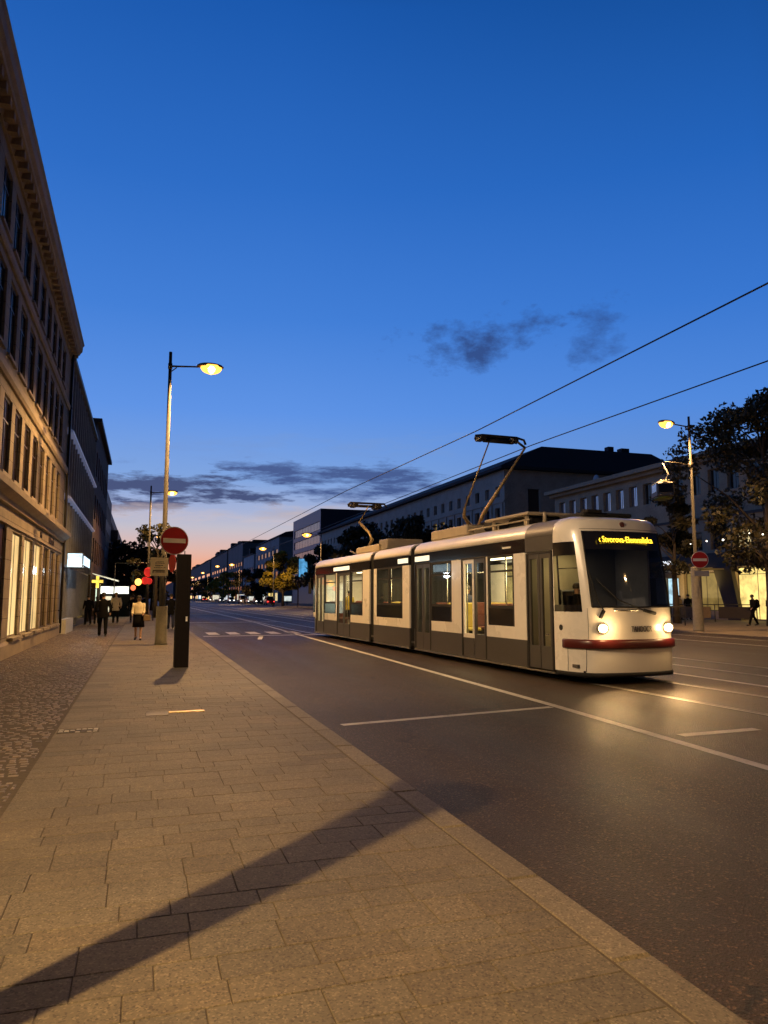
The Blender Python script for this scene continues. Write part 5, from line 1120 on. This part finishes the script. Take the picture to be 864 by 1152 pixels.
for k, (x, z, col, es, lb, r_) in enumerate(((.35, 3.35, (1, .04, .03), .5, 'highest of the red lanterns hanging over the pavement', .30), (.15, 2.75, (1, .04, .03), .9, 'red lantern right of the yellow one', .24), (-.30, 2.65, (1, .55, .10), 3.0, 'glowing yellow lantern among the red ones', .22), (.42, 2.72, (1, .10, .06), 1.0, 'rightmost small red lantern of the row', .2), (-.62, 2.25, (1, .20, .08), 1.6, 'lowest lantern, small and orange', .17))): lantern(lb, x, 54, z, col, es, r_)
t0 = thing('kiosk', 'small white lit kiosk at the end of the left pavement', 'kiosk', (-2.6, 66, 0)); b = MB(); b.box(-.8, 1.6, 0, 2, 0, 2.6, bev=.02); b.build('body', M_BLK, t0); b = MB(); b.box(-.7, 1.5, -.06, -.004, 1.9, 2.5); b.build('light_panel', lit('kiosk_white', (1, 1, .85), 2.2, None, 3), t0); b = MB(); b.box(-.5, .2, -.03, -.006, .4, 1.7); b.build('counter_window', lit('kiosk_glow', (1, .9, .6), 1.0, None, 3), t0)
# far pavement furniture
t0 = thing('banner_sign', 'tall blue lit banner on a pole in front of the yellow leaved tree', 'sign', (24.6, 122, 0)); b = MB(); b.tube([(0, 0, 0), (0, 0, 8)], .10, 8); b.build('pole', M_POLED, t0); b = MB(); b.box(.1, 1.5, -.06, .06, 5.0, 8.0); b.build('banner', lit('banner_blue', (.12, .45, .85), .9, None, 1), t0); b = MB(); b.box(-.4, 1.9, -.1, .1, 4.7, 4.95); b.build('crossbar', M_GREYB, t0)
t0 = thing('letter_sign', 'dark sign with one white letter near the shops left of the tram', 'sign', (25.4, 108, 0)); b = MB(); b.tube([(0, 0, 0), (0, 0, 4.3)], .07, 8); b.build('pole', M_POLED, t0); b = MB(); b.box(-.5, .5, -.05, .05, 3.3, 4.5); p_ = b.build('panel', M_BLK, t0)
text_mesh('N', 1.1, 'lettering', mat('white_letters', (.8, .8, .8), .5), p_, Matrix.Translation((0, -.06, 3.9)) @ RX)
for k, (x, y, w_, h, col, lb) in enumerate(((30.8, 112, 1.7, 3.2, (1, .97, .88), 'white lit poster case left of the tram rear'), (31.2, 105, .9, 3.0, (1, .95, .8), 'narrow white lit case nearest the tram rear'), (28, 150, 1.8, 1.0, (.9, 1, .95), 'pale lit shop panel right of the yellow leaved tree'), (27.5, 185, 5, 1.0, (1, .97, .85), 'long white lit canopy above the black van'), (27, 215, 2.5, 1.6, (1, .9, .7), 'lit shop panel behind the white van'), (27, 250, 2.6, 1.4, (.9, .95, 1), 'pale lit panel in the far row'), (27, 290, 3, 1.6, (1, .9, .7), 'warm lit panel far up the street'))):
    t0 = thing('poster_case', lb, 'light box', (x, y, 0)); b = MB(); b.box(-w_/2-.1, w_/2+.1, -.1, .1, .7, .9+h+.1, bev=.02); b.box(-.08, .08, -.05, .05, 0, .75); b.build('frame', M_BLK, t0)
    b = MB(); b.box(-w_/2, w_/2, -.13, -.104, .85, .85+h); b.build('light_panel', lit('case_glow_%d' % k, col, .75, None, 1.5), t0)
t0 = thing('barrier', 'low dark barrier with thin top rail along the far pavement', 'railing', (0, 0, 0)); A_, B_ = Vector((33.4, 44.6, 0)), Vector((37.6, 38.2, 0))
for k in range(4): p = A_.lerp(B_, k/3); b = MB(); b.tube([p, p+Vector((0, 0, 1.12))], .035, 8); b.build('post', M_POLED, t0)
b = MB(); b.tube([A_+Vector((0, 0, 1.12)), B_+Vector((0, 0, 1.12))], .03, 8); b.build('top_rail', M_POLE, t0)
for k in range(3):
    p, q = A_.lerp(B_, k/3+.03), A_.lerp(B_, k/3+.30); b = MB(); d = (q-p).normalized().cross(Vector((0, 0, 1)))*.02
    b.loft([[p+Vector((0, 0, .22))+d, p+Vector((0, 0, .22))-d, p+Vector((0, 0, .98))-d, p+Vector((0, 0, .98))+d], [q+Vector((0, 0, .22))+d, q+Vector((0, 0, .22))-d, q+Vector((0, 0, .98))-d, q+Vector((0, 0, .98))+d]], 0, True, True, False); b.build('panel', M_WDARK if k != 1 else M_TAN, t0)
for k, (x, y, lb) in enumerate(((28.6, 36, 'thin guard rail right behind the tram front'), (30.4, 38.5, 'guard rail beside the right lamp pole'))):
    t0 = thing('guard_rail', lb, 'railing', (x, y, 0), radians(-30)); b = MB(); b.tube([(-1.2, 0, 0), (-1.2, 0, 1.05), (1.2, 0, 1.05), (1.2, 0, 0)], .03, 8); b.build('frame', M_POLE, t0); b = MB(); b.tube([(-1.2, 0, .55), (1.2, 0, .55)], .02, 6); b.build('middle_bar', M_POLE, t0)
# string of small bulbs in the big tree
for k in range(6):
    b = MB(); b.ellip((0, 0, 0), (.03+.012*(k % 3),)*3, 0, 8, 6); tag(b.build('string_bulb', mat('bulb_white', (1, 1, 1), .3, emit=(1, .97, .85), es=3.5), None, (28.4+[0, .55, 1.1, 2.3, 2.6, 4.6][k], 33.2-.6*k, [4.5, 4.62, 4.66, 5.0, 4.9, 4.8][k])), 'small white bulb strung through the dark branches beside the right lamp pole', 'bulb', 'string of bulbs in the big tree')
# little tram shaped cabin hanging from a bracket of the right lamp pole
hb = thing('hanging_bracket', 'thin bracket arm on the right lamp pole that carries the little cabin', 'bracket', (25.3, 29.3, 0)); b = MB(); b.tube([(0, 0, 8.0), (-.8, 0, 8.1), (-1.55, 0, 8.1)], .025, 6); b.build('arm', M_POLED, hb); b = MB(); b.tube([(0, 0, 7.9), (0, 0, 8.15)], .12, 10); b.build('collar', M_POLED, hb)
hc_ = thing('hanging_cabin', 'little grey tram shaped cabin hanging by a bent arm near the right lamp', 'sign', (23.75, 29.3, 6.35), radians(-24))
hc_.scale = (.78, .78, .78)
b = MB(); b.tube([(0, .4, 2.24), (.34, .4, 1.50), (.02, .4, 1.12)], [.035, .05, .04], 8); b.build('bent_arm', M_GREYB, hc_)
b = MB(); b.box(-.50, .50, -.05, 1.5, .10, 1.0, bev=.06); b.build('body', mat('cabin_grey', (.09, .085, .08), .5, var=.1), hc_)
b = MB(); b.box(-.42, .42, -.075, -.052, .34, .92, bev=.008); b.build('windscreen', M_TB, hc_)
b = MB(); b.box(-.515, -.502, .15, 1.2, .42, .90); b.build('side_window', M_WINBL, hc_)
b = MB(); b.ellip((0, .7, 1.02), (.48, .78, .10)); b.box(-.3, .3, .1, 1.2, 1.08, 1.14, bev=.02); b.build('roof', mat('cabin_roof', (.45, .40, .26), .4, emit=(.7, .6, .3), es=.05), hc_)
b = MB(); b.ellip((0, .7, .05), (.52, .8, .12)); b.build('lower_shell', mat('cabin_green_lit', (.16, .20, .03), .5), hc_)  # green shell colour paints the green light under the cabin
for sx in (-.3, .3): b = MB(); b.ellip((sx, -.06, .22), (.06, .03, .05)); b.build('headlight', M_STL, hc_)
